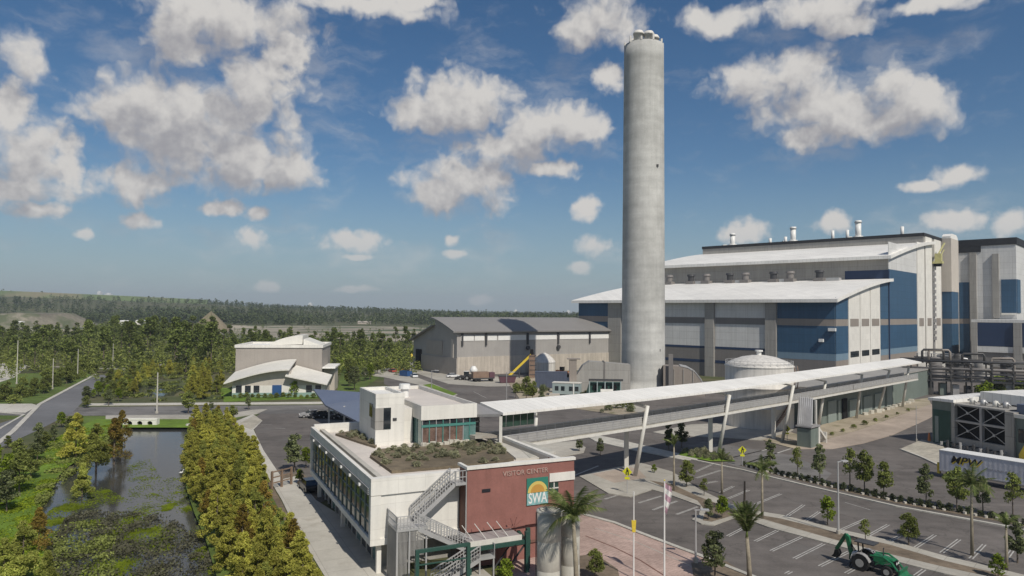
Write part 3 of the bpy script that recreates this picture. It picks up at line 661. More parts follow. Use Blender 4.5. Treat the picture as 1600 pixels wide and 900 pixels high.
ribbon('paver_band', gp((915,838),(960,856),(1000,876),(1050,908)), .18, .0, .056, 'brick_dark_and_shade')
ribbon('paver_band', gp((930,826),(990,846),(1060,876),(1100,896)), .12, .0, .056, 'concrete')
sheet('planting_bed', gp((900,870),(930,866),(965,890),(975,930),(890,930)), .058, 'mulch')
sheet('planting_bed', gp((1080,880),(1135,878),(1175,905),(1190,940),(1090,940)), .07, 'mulch')
sheet('service_road_patch', gp((1062,700),(1170,735),(1215,742),(1280,760),(1300,740),(1240,712),(1100,690)), .0225, 'asphalt_old')
# hedge strip between lot and service road
ribbon('hedge_bed', gp((1160,727),(1212,741),(1300,762),(1400,785),(1575,816),(1660,834)), 1.1, .0, .05, 'mulch')
walk([(1408,702),(1440,688),(1470,694),(1480,706),(1640,730),(1700,750),(1640,760),(1470,728),(1440,714)], .14, 'gravel', 'gravel_pad')
ribbon('kerb', gp((1408,703),(1440,715),(1468,728)), .5, .0, .2, 'concrete_white')
# painted stall lines: pairs (hairpins) in the two rows
def stall(a, b, pair=.28, w=.11):
    a, b = G(*a), G(*b); d = (b-a).normalized(); o = Vector((-d.y, d.x, 0))*pair/2
    for s in (-1, 1):
        if pair == 0 and s == 1: continue
        ribbon('parking_line', [a+o*s, b+o*s], w, .018, .0225, 'line_paint')
for a, b in [((1205,861),(1253,839)),((1241,873),(1287,850)),((1281,885),(1327,862)),((1322,896),(1362,874)),((1137,838),(1162,825)),((1180,846),(1215,829)),((1370,906),(1400,890)),((1430,900),(1447,888)),((1228,897),(1236,893))]: stall(a, b)
for a, b in [((945,780),(965,774)),((998,786),(1034,775)),((1020,797),(1058,783)),((1057,804),(1090,792))]: stall(a, b, .2)
for a, b in [((1085,738),(1112,726)),((1088,747),(1126,735)),((1100,756),(1120,752)),((1125,770),(1146,760)),((1138,779),(1170,766)),((1180,788),(1220,772)),((1222,812),(1256,789)),((1250,820),(1280,800)),((1310,830),(1353,811)),((1350,841),(1388,820)),((1391,845),(1405,838)),((1430,856),(1461,836)),((1471,864),(1499,843)),((1517,873),(1538,851)),((1566,882),(1582,860))]: stall(a, b)
for a, b in [((1140,716),(1200,702)),((1165,724),(1236,701)),((890,746),(935,728))]: stall(a, b, 0, .3)
for a, b in [((1210,742),(1250,756)),((1320,785),(1360,797))]: stall(a, b, 0, .1)
for a, b in [((690,590),(715,600)),((740,612),(760,622)),((800,640),(780,630))]: stall(a, b, 0, .15)

# ------------------------------------------------------------------ chimney stack
B = Vector((38.5, 206.3, 0)); top = 102.0
st = thing('chimney_stack', 'towering round concrete chimney stack with flue tips', 'chimney', B)
prof = [(6.32, 0)]; nz = 26
k = M()
for i in range(nz+1):
    z = top*i/nz; r = 6.32-.52*i/nz; prof += [(r, z)]
prof.sort(key=lambda q: q[1]); prof += [(5.1, top), (5.1, top-1.5), (0, top-1.5)]
k.lathe(prof, 56); k.build('shell', 'stack_concrete', st, True)
for i, (a, r0, h) in enumerate([(4.0,.0,3.6),(5.0,.0,3.2),(5.75,.0,2.6),(2.6,.0,2.6)]):
    cx, cy = 3.1*math.cos(a), 3.1*math.sin(a)
    k = M(); k.lathe([(1.45, top-1.5), (1.45, top+h-1.1), (1.6, top+h-1.1), (1.6, top+h-.7), (1.2, top+h), (1.05, top+h), (1.05, top+h-1)], 16, (cx, cy)); k.build('flue_tip', 'flue_steel', st, True)
for a in [i*math.pi/5 for i in range(10)]:
    k = M(); k.beam((5.6*math.cos(a), 5.6*math.sin(a), top), (5.6*math.cos(a), 5.6*math.sin(a), top+1.0+.8*(int(a*7) % 3)/2), .55, .5); k.build('rim_block', 'tank_white', st)
k = M(); k.box(-6.5, -5.6, -2.6, -1.4, 33, 35.0); 
for (a, z) in ((-1.05, 65), (-.9, 12)):
    k = M(); x, y = 6*math.cos(a), 6*math.sin(a); k.box(x-.3, x+.3, y-.25, y+.05, z, z+.7); k.build('port', 'dark_grey', st)

# ------------------------------------------------------------------ power plant building
MC = Vector((104.7, 228, 0)); MU = (-.72, .694); MV = (.694, .72); MR = math.atan2(-.694, .72)
pb = thing('power_plant', 'huge white and blue power plant hall with stepped curved white roofs', 'industrial building', MC, MR)
def facade_x(px): return -colt(px, MC, MU)                # local x on the front
def side_y(px): return colt(px, MC, MV)                   # local y on the right flank
def pbox(name, m, *b): k = M(); k.box(*b); return k.build(name, m, pb)
LX = facade_x(905)
E1, E2 = 28.0, 45.6
def rz1(y): t = (y+2.5)/60; return E1+8.9*(1-(1-max(0, min(1, t)))**1.35)
def rz2(y): t = (y-54)/66; return E2+10.3*(1-(1-max(0, min(1, t)))**1.35)
ys1 = [i*57/12 for i in range(13)]; ys2 = [57+i*49/10 for i in range(11)]
k = M(); k.extx([(0, 0), (57, 0)]+[(y, rz1(y)-.6) for y in ys1[::-1]], LX, 0); k.build('lower_hall', 'panel_light', pb)
k = M(); k.extx([(57.02, 0), (106, 0)]+[(y, rz2(y)-.6) for y in ys2[::-1]], LX, 0); k.build('upper_hall', 'panel_light', pb)
def shell(name, fy, a, b, x0, x1, th):
    yy = [a+(b-a)*i/16 for i in range(17)]
    k = M(); k.extx([(y, fy(y)) for y in yy]+[(y, fy(y)-th) for y in yy[::-1]], x0, x1); return k.build(name, 'white_roof', pb)
shell('lower_roof', rz1, -2.5, 57.0, LX-2.2, 1.6, 1.1)
shell('upper_roof', rz2, 54.0, 119, LX-2.2, 1.6, 1.3)
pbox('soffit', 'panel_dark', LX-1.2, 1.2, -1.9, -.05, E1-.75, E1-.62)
pbox('boiler_hall', 'panel_grey', LX, -.02, 106.02, 169.9, 0, 57.4)
pbox('roof_band', 'roof_black', LX-.3, .3, 105.7, 170, 57.4, 58.8)
# front panels, left to right
FP = [(905,951,'blue'),(952,972,'pil'),(972,1040,'light'),(1040,1102,'light'),(1103,1117,'pil'),(1118,1196,'light'),(1197,1214,'pil'),(1215,1304.6,'blue')]
for a, b, t in FP:
    x0, x1 = facade_x(a), facade_x(b); P = .35 if t == 'pil' else .12
    if t == 'pil': pbox('pilaster', 'panel_grey', x0, x1, -.9, 0, 0, E1-.6); continue
    if t == 'blue':
        pbox('blue_panel', 'panel_blue', x0, x1, -.25, 0, 21.5, E1-.6); pbox('panel_strip', 'panel_taupe', x0, x1, -.2, 0, 19.2, 21.5)
        pbox('blue_panel', 'panel_blue', x0, x1, -.25, 0, 10.2, 19.2); pbox('pale_blue_panel', 'panel_blue_pale' if a > 1200 else 'panel_navy', x0, x1, -.22, 0, 8.0, 10.2); pbox('base_panel', 'panel_dark', x0, x1, -.2, 0, 0, 8.0)
    else:
        pbox('light_panel', 'panel_light', x0, x1, -.2, 0, 21.5, E1-.6); pbox('panel_strip', 'panel_dark', x0, x1, -.15, 0, 19.2, 21.5)
        pbox('light_panel', 'panel_light', x0, x1, -.2, 0, 11.0, 19.2); pbox('navy_strip', 'panel_navy', x0, x1, -.22, 0, 10.2, 11.0)
        pbox('base_panel', 'panel_dark', x0, x1, -.15, 0, 6.0, 10.2); pbox('navy_strip', 'panel_navy', x0, x1, -.22, 0, 5.0, 6.0); pbox('base_panel', 'panel_dark', x0, x1, -.15, 0, 0, 5.0)
# upper hall front: grey wall with a navy corner piece
pbox('grey_panel', 'panel_grey', LX, facade_x(1304), 56.75, 57.02, rz1(57)-1, E2+.4)
xb = -16
pbox('navy_panel', 'panel_navy', xb, -.02, 56.6, 56.75, rz1(57)-1, 40.3); pbox('grey_panel', 'panel_grey', xb-5, -.02, 56.65, 57.02, 40.3, E2+.4)
# roof fans on the lower roof
for i, px in enumerate((1046,1080,1104,1141,1165,1209,1235,1281)):
    x = facade_x(px)*1.0; y = 49.5
    P = MC+Vector((MU[0]*-x, MU[1]*-x, 0)); 
    x = -( (lambda k: (k*(MC.y+MV[1]*y)-(MC.x+MV[0]*y))/(MU[0]-k*MU[1]))((px-800)/F_PX) )
    f = thing('roof_fan', ['leftmost','second','third','fourth','fifth','sixth','seventh','rightmost'][i]+' grey exhaust fan from the left on the lower white roof', 'roof fan', (0, 0, 0), 0, 'exhaust fans on the lower roof')
    f.location = MC+Vector((MU[0]*-x+MV[0]*y, MU[1]*-x+MV[1]*y, rz1(y)-.1)); f.rotation_euler[2] = MR
    f.scale = (1.45,)*3
    k = M(); k.box(-1.3, 1.3, -1.2, 1.2, 0, .9); k.build('kerb_base', 'panel_dark', f)
    k = M(); k.cyl((0, 0, .9), (0, 0, 2.4), .95, .95, 14); k.cyl((0, 0, 2.4), (0, 0, 3.0), 1.25, 1.1, 14); k.build('cowl', 'dark_grey' if i % 2 else 'panel_dark', f)
    if i % 2: k = M(); k.box(2.0, 5.4, -1, 1, 0, .8); k.build('duct', 'galv', f)
# right flank panels
def flank(a, b, z0, z1, name, m, d=.2): pbox(name, m, 0, d, side_y(a)+.02, side_y(b)-.02, z0, z1)
s57 = side_y(1388)
def bands(a, b, zt):
    flank(a, b, 21.5, zt, 'blue_panel', 'panel_blue', .25); flank(a, b, 19.2, 21.5, 'panel_strip', 'panel_taupe')
    flank(a, b, 10.2, 19.2, 'blue_panel', 'panel_blue', .25); flank(a, b, 8.0, 10.2, 'pale_blue_panel', 'panel_blue_pale', .22); flank(a, b, 0, 8.0, 'base_panel', 'panel_taupe')
bands(1305, 1324, rz1(4)-.7)
for a, b in ((1325,1342),(1343,1358),(1359,1374)):
    ya, yb = side_y(a), side_y(b); k = M(); k.hexa([(0,ya,0),(.3,ya,0),(.3,yb,0),(0,yb,0)], [(0,ya,rz1(ya)-.9),(.3,ya,rz1(ya)-.9),(.3,yb,rz1(yb)-.9),(0,yb,rz1(yb)-.9)]); p = k.build('white_panel', 'white_wall', pb)
    k = M(); k.box(.3, .36, ya+1.2, yb-1.2, 19.0, 21.6); k.build('louvre', 'panel_taupe', p)
    k = M(); k.box(.3, .36, ya+1.2, yb-1.2, 8.6, 10.6); k.build('window', 'glass_dark', p)
bands(1375, 1387, rz1(50)-.7); bands(1388.5, 1432, 40.5)
flank(1388.5, 1432, 40.5, 51.0, 'light_panel', 'panel_light', .22)
k = M(); k.box(.24, .5, side_y(1388)-.3, side_y(1388)+.3, 0, 40); k.build('downpipe', 'panel_navy', pb)
for a, b in ((1433,1444),(1446,1456),(1460,1470)):
    ya, yb = side_y(a), side_y(b); k = M(); k.box(0, .3, ya, yb, 0, 57.3 if a > 1440 else 54); p = k.build('white_panel', 'white_wall', pb)
    k = M(); k.box(.3, .38, ya+2, yb-2, 18.4, 21.8); k.build('louvre', 'panel_taupe', p)
y0 = side_y(1457.5)
k = M(); 
for i in range(13): k.box(.35, 1.3, y0-.9, y0+.9, 12+i*2.6, 13.6+i*2.6)
k.box(.3, .6, y0-1.2, y0+1.2, 2, 46); k.build('caged_ladder', 'steel_grey', pb)
h = thing('hoist_crane', 'small yellow hoist crane mounted high on the white flank', 'hoist', MC+Vector((MV[0]*y0+.72*1.0, MV[1]*y0-.694*1.0, 46)), MR)
k = M(); k.box(-.6, 3.2, -1.5, 1.5, 0, 1); k.box(.2, 2.8, -1, 1, 1, 4.5); k.build('cab', 'pale_yellow', h)
k = M(); k.beam((1.5, 0, 4.3), (2.8, 5, 9.5), .5); k.build('boom', 'pale_yellow', h); k = M(); k.beam((1.5, .5, 2), (2.6, 5, 6.5), .3); k.build('strut', 'pale_yellow', h)
k = M(); k.box(0, 2.5, -1.2, 1.2, -1.2, 0); k.build('hook_block', 'black', h)
# stair pod, navy bay and the far front
ya = side_y(1472); yb = side_y(1497)
kk = (1494-800)/F_PX; PW = (kk*(MC.y+MV[1]*(ya+8))-(MC.x+MV[0]*(ya+8)))/(.72+kk*.694)
k = M(); k.box(0, PW, ya, ya+14, 34.0, 58.6); k.build('stair_pod', 'pale_wall', pb)
k = M(); k.extx([(ya, 58.62), (ya+14, 58.62), (ya+14, 59.6), (ya+11, 60.9), (ya+3, 60.9), (ya, 59.6)], .2, PW-.2); k.build('pod_cap', 'white_roof', pb)
pbox('navy_bay', 'panel_blue', .02, PW-.1, ya+.3, ya+13, 21.5, 33.98); pbox('panel_strip', 'panel_taupe', .02, PW-.15, ya+.35, ya+13, 19.2, 21.5); pbox('navy_bay', 'panel_blue', .02, PW-.1, ya+.3, ya+13, 3, 19.2)
YF = 170.0
def fx4(px):
    k = (px-800)/F_PX; ox, oy = MC.x+MV[0]*YF, MC.y+MV[1]*YF; return (k*oy-ox)/(.72-k*-.694)
x0, x1 = fx4(1494), fx4(1589)
pbox('rear_hall', 'panel_light', x0, x1, YF, YF+60, 0, 57.2); pbox('roof_band', 'roof_black', x0-.3, x1+.4, YF-.4, YF+60.4, 57.21, 60.5)
pbox('roof_band', 'roof_black', x0, fx4(1534), YF-.35, YF, 54.2, 57.2)
def f4(a, b, za, zb, n, m, d=.3): pbox(n, m, fx4(a), fx4(b), YF-d, YF, za, zb)
f4(1496, 1515, 21.5, 39.5, 'blue_panel', 'panel_blue'); f4(1496, 1515, 19, 21.5, 'panel_strip', 'panel_taupe', .25); f4(1496, 1515, 3, 19, 'blue_panel', 'panel_blue')
f4(1516.5, 1527, 0, 54, 'pilaster', 'panel_grey', 1.2); f4(1552, 1562, 22, 53, 'pilaster', 'panel_grey', 1.2)
f4(1565, 1588.9, 24.5, 40.5, 'blue_panel', 'panel_blue', .3); f4(1565, 1587, 23.6, 24.4, 'sill', 'white_wall', .6)
pbox('blue_panel', 'panel_blue', x1, x1+.3, YF+.1, YF+9, 24.5, 40.5)
# lower annex in front of it
AY = 120
def fxa(px):
    k = (px-800)/F_PX; ox, oy = MC.x+MV[0]*AY, MC.y+MV[1]*AY; return (k*oy-ox)/(.72-k*-.694)
a0, a1 = fxa(1519), fxa(1680)
pbox('annex', 'panel_dark', a0, a1, AY, AY+49, 0, 20.2); pbox('annex_cap', 'panel_light', a0-.3, a1, AY-.3, AY+49.2, 20.2, 21.4)
for pa, pb_ in ((1527,1583),(1597,1640)):
    pbox('navy_panel', 'panel_navy', fxa(pa), fxa(pb_), AY-.25, AY, 10.2, 20.0); pbox('sill', 'panel_light', fxa(pa), fxa(pb_), AY-.6, AY, 7.6, 10.0)
for pa, pb_ in ((1518,1527),(1583.5,1596.5)): pbox('pilaster', 'panel_grey', fxa(pa), fxa(pb_), AY-1.2, AY, 0, 20.15)
pbox('ledge', 'panel_grey', a0, a1, AY-2.4, AY-1.25, 1.6, 3.0)
# vents on top
for i, (px, h_, big) in enumerate([(1145,6.2,1),(1204,3.2,0),(1228,3.4,0),(1240,7.0,1),(1302,4.6,0),(1325,4.4,0),(1342,7.5,1),(1411,4.2,0)]):
    y = 125 if big else 118
    k_ = (px-800)/F_PX; x = (k_*(MC.y+MV[1]*y)-(MC.x+MV[0]*y))/(.72+k_*.694)
    f = thing('steam_vent', ['squat white steam vent at the left end of the high roof','short white vent pipe left of the middle steam vent','thin white vent pipe close beside the middle steam vent','white steam vent with drum base on the middle of the high roof','white vent pipe midway between the middle and the tallest steam vents','thin white vent pipe just left of the tallest steam vent','tallest white steam vent on the right part of the high roof','lone white vent pipe near the right end of the high roof'][i], 'roof vent', MC+Vector((.72*x+MV[0]*y, -.694*x+MV[1]*y, 58.2)), 0, 'vents on the high roof')
    r = 1.35 if big else .75; h_ *= 1.25
    k = M(); k.cyl((0,0,0), (0,0,h_), r, r, 14)
    if big: k.cyl((0,0,h_), (0,0,h_+1.1), r*1.25, r*1.1, 14)
    k.build('pipe', 'white_paint', f, True)
    if big:
        k = M(); k.cyl((0,0,.3), (0,0,2.9), 3.0, 2.2, 18); k.box(-5.5, -3.4, -1, 1, 0, 2.6); k.build('drum_base', 'white_paint', f)
# flood lamps and camera boxes on the front right corner
for n_, (x, z, c) in enumerate(((-1.2, 17.6, 1), (-4.2, 14.0, 0))):
    pbox('wall_lamp', 'white_paint', x-.7, x+.7 + c*.9, -1.2, -.25, z, z+1.0)

# ------------------------------------------------------------------ warehouse
WC = Vector((-19.4, 251, 0)); WR = math.atan2(.545, .839)
wh = thing('warehouse', 'long taupe metal warehouse with curved dark roof behind the yard', 'warehouse', WC, WR)
L = 74; Wd = 36
def wr(y): return 15.6+4.9*(1-((17-y)/18.5)**1.35) if y < 17 else 20.5 if y < 17.3 else 17.6-5.8*(y-17.3)/18.7
prof = [(0, 0), (36, 0)]+[(y, wr(y)-.25) for y in (36, 30, 24, 20, 17.35, 17.25, 17, 14, 11, 8, 5, 2, 0)]
k = M(); k.extx(prof, 0, L); k.build('wall', 'warehouse_wall', wh)
yy = [-1.4, 0, 2, 4, 6, 8, 10, 12, 14, 16.9, 17.25]
k = M(); k.extx([(y, wr(y)+.25) for y in yy]+[(y, wr(y)-.25) for y in yy[::-1]], -2.2, L+2); k.build('roof', 'warehouse_roof', wh)
k = M(); k.extx([(y, wr(y)+.25) for y in (17.4, 30, 37.5)]+[(y, wr(y)-.2) for y in (37.5, 30, 17.4)], -1.5, L+2); k.build('lean_to_roof', 'warehouse_roof', wh)
k = M(); k.box(.0, L, -.22, 0, 0, 6.6); k.build('plinth', 'warehouse_base', wh)
k = M(); k.box(-.22, 0, -.2, 36, 0, 6.2); k.build('plinth', 'taupe_wall', wh)
for a, b in ((1.5,6.8),(7.2,11.2),(12.6,16.6),(17.2,29.6),(31,44),(45.5,60),(61,73)):
    k = M(); k.box(a, b, -.16, 0, 12.4, 14.3); k.build('clerestory', 'white_paint', wh)
for x in (2.0, 11.9, 30.3, 44.7, 60.5):
    k = M(); k.box(x-.35, x+.35, -.5, 0, 10.6, 15); k.build('downpipe', 'dark_grey', wh)
for x in (30.3, 44.7): k = M(); k.cyl((x, -.9, 9.4), (x, -.2, 9.4), .8, .8, 12); k.build('wall_vent', 'dark_grey', wh)
k = M(); k.box(-.24, 0, 28.5, 33.5, 0.02, 8.0); k.build('roller_door', 'black', wh)
k = M(); k.box(-.2, 0, 2.5, 4, 6.3, 13); k.build('light_panel', 'pale_wall', wh)
k = M(); k.box(-.25, 0, 11, 24, 7, 12.0); k.build('wall_panel', 'taupe_wall', wh)
for i, (px, py) in enumerate(((646,563),(656,566))):
    b = G(px, py); k = M(); k.cyl((0,0,0), (0,0,3.2), .55, .55, 10); k.lathe([(.55, 3.2), (.3, 3.5), (0, 3.6)], 10)
    tag(k.build('bollard', 'yellow', None, True, b+Vector((0, -6, 0))), ('left' if i == 0 else 'right')+' yellow bollard beside the warehouse door', 'bollard', 'bollards at the warehouse door')

# ------------------------------------------------------------------ office building (left)
OB = Vector((-73.5, 185, 0)); ob = thing('office_building', 'low office block with white curved roof shells and grey hall behind', 'office building', OB, rad(8)); ob.scale = (.91, 1, 1)
k = M(); k.box(-1.3, 24.2, 10, 30, 0, 12.4); k.build('hall', 'taupe_wall', ob)
k = M()
k.box(-1.6, 24.5, 9.7, 10.4, 12.4, 13.2); k.box(-1.6, 24.5, 29.5, 30.2, 12.4, 13.2); k.box(-1.6, -.9, 10.4, 29.5, 12.4, 13.2); k.box(23.8, 24.5, 10.4, 29.5, 12.4, 13.2); k.build('parapet', 'white_wall', ob)
k = M(); k.box(-.9, 23.8, 10.4, 29.5, 12.4, 12.7); k.build('roof_deck', 'white_roof', ob)
xs_ = [7+i for i in range(11)]
k = M(); k.exty([(x, 13.0+2.6*(1-((17-x)/10.5)**2)) for x in xs_]+[(17, 13.0), (7, 12.75)], 18, 29.4); k.build('roof_shell', 'white_shell', ob)
k = M(); k.exty([(17.4, 14.6), (22.5, 12.9), (22.5, 12.75), (17.4, 12.75)], 17, 29.4); k.build('roof_shell', 'white_shell', ob)
def arc(x): t = (x+1.3)/18; return 3.9+3.5*math.sin(min(1, t)*math.pi/2)
xa = [-1.3+i*18/14 for i in range(15)]
k = M(); k.exty([(0.6, 0), (16.4, 0), (26.6, 0), (26.6, 3.6), (17, 5.4), (16.2, arc(16.2)-.3)]+[(x, arc(x)-.3) for x in xa[::-1] if .6 < x < 16]+[(.6, arc(.6)-.3)], 0, 9.98); k.build('front_wall', 'pale_wall', ob)
k = M(); TL_ = 1.9
for a, b in zip(xa, xa[1:]): k.hexa([(a, -2, arc(a)-.32), (b, -2, arc(b)-.32), (b, 9.6, arc(b)-.32+TL_), (a, 9.6, arc(a)-.32+TL_)], [(a, -2, arc(a)), (b, -2, arc(b)), (b, 9.6, arc(b)+TL_), (a, 9.6, arc(a)+TL_)])
k.build('roof_shell', 'white_shell', ob)
k = M(); k.hexa([(15.6, -2.2, 5.5), (27.4, -2.2, 3.2), (27.4, 9.6, 4.6), (16.6, 9.6, 7.3)], [(15.6, -2.2, 5.82), (27.4, -2.2, 3.52), (27.4, 9.6, 4.92), (16.6, 9.6, 7.62)]); k.build('roof_shell', 'white_shell', ob)
k = M(); k.box(.55, 26.65, -.12, 0, 0, 1.1); k.build('base_band', 'sea_green', ob)
k = M(); k.box(.55, 26.65, -.06, 0, 1.1, 3.0); k.build('window_band', 'white_wall', ob)
for x in (1.6, 4.1, 6.5, 21.2, 23.8):
    k = M(); k.box(x, x+1.6, -.16, -.02, 1.2, 3.0); k.build('window', 'glass_dark', ob)
k = M(); k.box(11.7, 14.3, -.25, 0, .1, 3.1); k.build('entrance_door', 'blue_paint', ob)
k = M(); k.box(24.3, 28.2, 10, 24, 6.6, 7.0); o = k.build('side_canopy', 'white_roof', ob)
k = M(); k.box(24.3, 27.6, 14.3, 23, 0, 6.6); k.build('side_block', 'pale_wall', ob)
# ------------------------------------------------------------------ visitor building
VO = Vector((-12, 61.2, 0)); VR = rad(25.5); VU = (math.cos(VR), math.sin(VR)); VV = (-math.sin(VR), math.cos(VR))
def vl(px, py, z):                        # pixel at height z -> local x, y of the visitor building
    d = G(px, py, z)-VO; return (d.x*VU[0]+d.y*VU[1], d.x*VV[0]+d.y*VV[1])
vc = thing('visitor_building', 'white and brick red two storey building with roof garden and tower', 'building', VO, VR)
def vb(name, m, *b): k = M(); k.box(*b); return k.build(name, m, vc)
D = 30.0; W_ = 18.6
# ground floor, set back
vb('ground_wall', 'panel_grey', 1.5, 18.0, 2.2, D-1, .02, 2.75)
for i in range(13):
    y = 2.6+i*2.05
    p = vb('storefront_window', 'glass_dark' if i % 3 else 'glass_teal', 1.38, 1.5, y, y+1.8, .25, 2.6)
    k = M(); k.box(1.3, 1.48, y-.16, y-.02, .02, 2.72); k.build('mullion', 'white_steel', p)
for y in (.6, 15, 28.5): vb('column', 'white_wall', .75, 1.15, y, y+.4, .02, 2.7)
# upper floor box
vb('floor_slab', 'white_wall', 0, W_, .02, D, 2.7, 3.25)
vb('core_wall', 'dark_grey', .5, 8.2, .6, D-.6, 3.25, 7.3)
vb('end_wall', 'white_wall', 0.0, .9, 0, .62, 3.25, 6.95); vb('end_wall', 'white_wall', 0, .9, D-.6, D, 3.25, 6.95)
vb('front_wall', 'white_wall', .9, 8.2, .18, .62, 2.72, 6.95)
vb('back_wall', 'white_wall', .9, W_, D-.62, D-.02, 2.7, 6.95)
vb('right_wall', 'pale_wall', 17.5, W_-.05, 3, D-.7, 0.02, 7.3)
vb('fascia', 'white_wall', 0, 8.25, 0, .7, 7.0, 8.45); vb('fascia', 'white_wall', 0, .35, .7, D, 7.62, 8.45); vb('fascia', 'white_wall', .35, W_, D-.5, D, 6.96, 8.75)
for i in range(4): vb('louvre_rail', 'galv', -.12, .34, .62, D-.1, 6.98+i*.17, 7.08+i*.17)
for i in range(7): k = M(); k.box(-.3, -.1, 3.2+i*3.9, 3.5+i*3.9, 7.2, 7.42); k.build('facade_lamp', 'white_paint', vc)
# curtain wall on the flank: panes and mullions
rows = [(3.28, 4.35), (4.42, 5.75), (5.82, 6.92)]
for i in range(15):
    y0_, y1_ = .7+i*1.905, .7+(i+1)*1.905
    for j, (za, zb) in enumerate(rows):
        p = vb('pane', random.choice(['glass_green', 'glass_green', 'glass_dark']), .2+random.uniform(-.006, .006), .26, y0_+.05, y1_-.05, za, zb)
    if i: vb('mullion', 'green_wall_pale' if i % 2 else 'green_wall', .1, .3, y0_-.045, y0_+.045, 3.26, 6.95)
for z in (4.385, 5.785): vb('transom', 'green_wall_pale', .13, .28, .66, D-.62, z-.03, z+.03)
# roof garden
vb('roof_deck', 'roof_deck', .36, W_, .7, D-.5, 7.3, 7.7)
vb('inner_kerb', 'concrete_white', 1.0, 1.5, .75, D-.6, 7.72, 8.2); vb('walk_strip', 'concrete', .37, .98, .75, D-.6, 7.72, 7.95)
vb('inner_kerb', 'concrete_white', 1.5, 8.2, 1.3, 1.7, 7.72, 8.15)
def vsheet(name, pts, z, m): k = M(); k.prism([(p[0], p[1]) for p in pts], 7.66, z); return k.build(name, m, vc)
bed1 = [vl(*p, 7.95) for p in [(578,712),(590,702),(612,700),(660,698),(745,692),(775,694),(803,716),(790,719),(745,725),(720,727),(612,736)]]
bed2 = [vl(*p, 7.9) for p in [(524,678),(556,672),(586,680),(590,694),(586,698),(560,690)]]
vsheet('planting_bed', bed1, 7.98, 'soil'); vsheet('planting_bed', bed2, 7.94, 'soil')
vsheet('border', [vl(*p, 7.9) for p in [(760,682),(775,680),(868,706),(840,716),(806,716),(776,692)]], 7.92, 'concrete_white')
vsheet('gravel_roof', [vl(*p, 7.9) for p in [(800,690),(822,690),(866,705),(828,716)]], 7.96, 'tank_concrete')
# stair tower and glazed room on the roof
TU, TY = 5.02, 17.98; TT = 13.6
vb('tower', 'white_wall', TU, 8.35, TY, TY+7.6, 7.3, TT-.5)
for b in ((TU-.02, 8.37, TY-.02, TY+.3), (TU-.02, 8.37, TY+7.3, TY+7.62), (TU-.02, TU+.28, TY+.3, TY+7.3), (8.07, 8.37, TY+.3, TY+7.3)): vb('tower_parapet', 'white_wall', *b, TT-.5, TT)
vb('tower_roof', 'white_roof', TU+.28, 8.07, TY+.3, TY+7.3, TT-.5, TT-.35)
p = vb('corner_window', 'glass_dark', TU+.9, TU+1.75, TY-.07, TY, 9.6, 12.0)
k = M(); k.box(TU-.02, TU+.9, TY-.05, TY+.0, 9.6, 12.0); k.box(TU-.06, TU-.0, TY, TY+1.9, 9.6, 12); k.build('window_panel', 'panel_grey', p)
k = M(); k.box(TU-.07, TU-.01, TY+1.2, TY+2.6, 10.8, 12.3); k.build('side_window', 'glass_dark', p)
vb('wall_vent', 'dark_grey', 7.0, 7.45, TY-.08, TY, 10.5, 10.8)
RU, RY = 9.66, 15.8; RT = 12.3; R1 = 16.45; RB = 37.2
vb('room_core', 'glass_room', RU+.35, R1-.35, RY+.35, RB-.4, .02, RT-1.6)
vb('room_wall', 'white_wall', 8.37, R1-.1, 24, RB-.2, 6.9, RT-.6)
for b in ((RU, R1, RY, RY+.3), (RU, RU+.3, RY+.3, RB), (R1-.3, R1, RY+.3, RB), (RU+.3, R1-.3, RB-.3, RB)): vb('room_fascia', 'white_wall', *b, RT-1.62, RT)
vb('room_roof', 'roof_deck', RU+.3, R1-.3, RY+.3, RB-.3, RT-.9, RT-.45)
vb('tower_link', 'white_wall', 8.38, RU, 19, 25.5, 7.3, RT-.6)
for i in range(8):
    x0, x1 = RU+.2+i*.82, RU+.2+(i+1)*.82
    vb('transom_light', 'glass_dark', x0+.06, x1-.06, RY+.18, RY+.24, RT-2.15, RT-1.68)
    vb('pane', 'glass_room' if i < 6 else 'glass_teal', x0+.04, x1-.04, RY+.2, RY+.26, 7.75, RT-2.45)
    vb('mullion', 'teal' if i % 2 else 'steel_grey', x0-.05, x0+.05, RY+.1, RY+.3, 7.72, RT-1.64)
vb('transom', 'teal', RU+.1, R1-.1, RY+.08, RY+.3, RT-2.45, RT-2.18)
for i in range(4):
    y0_ = RY+.3+i*1.72; vb('side_pane', 'glass_teal', RU+.2, RU+.26, y0_+.05, y0_+1.66, 7.75, RT-1.66); vb('mullion', 'sea_green', RU+.12, RU+.3, y0_-.05, y0_+.05, 7.72, RT-1.65)
u = thing('roof_unit', 'small white ventilator standing on the pale roof above the glazed room', 'roof ventilator', VO+Vector((VU[0]*11.4+VV[0]*28, VU[1]*11.4+VV[1]*28, RT-.45)), VR)
k = M(); k.cyl((0,0,0), (0,0,1.1), .55, .5, 12); k.build('base', 'white_paint', u); k = M(); k.cyl((0,0,1.1), (0,0,1.7), .8, .7, 12); k.build('cowl', 'white_paint', u)
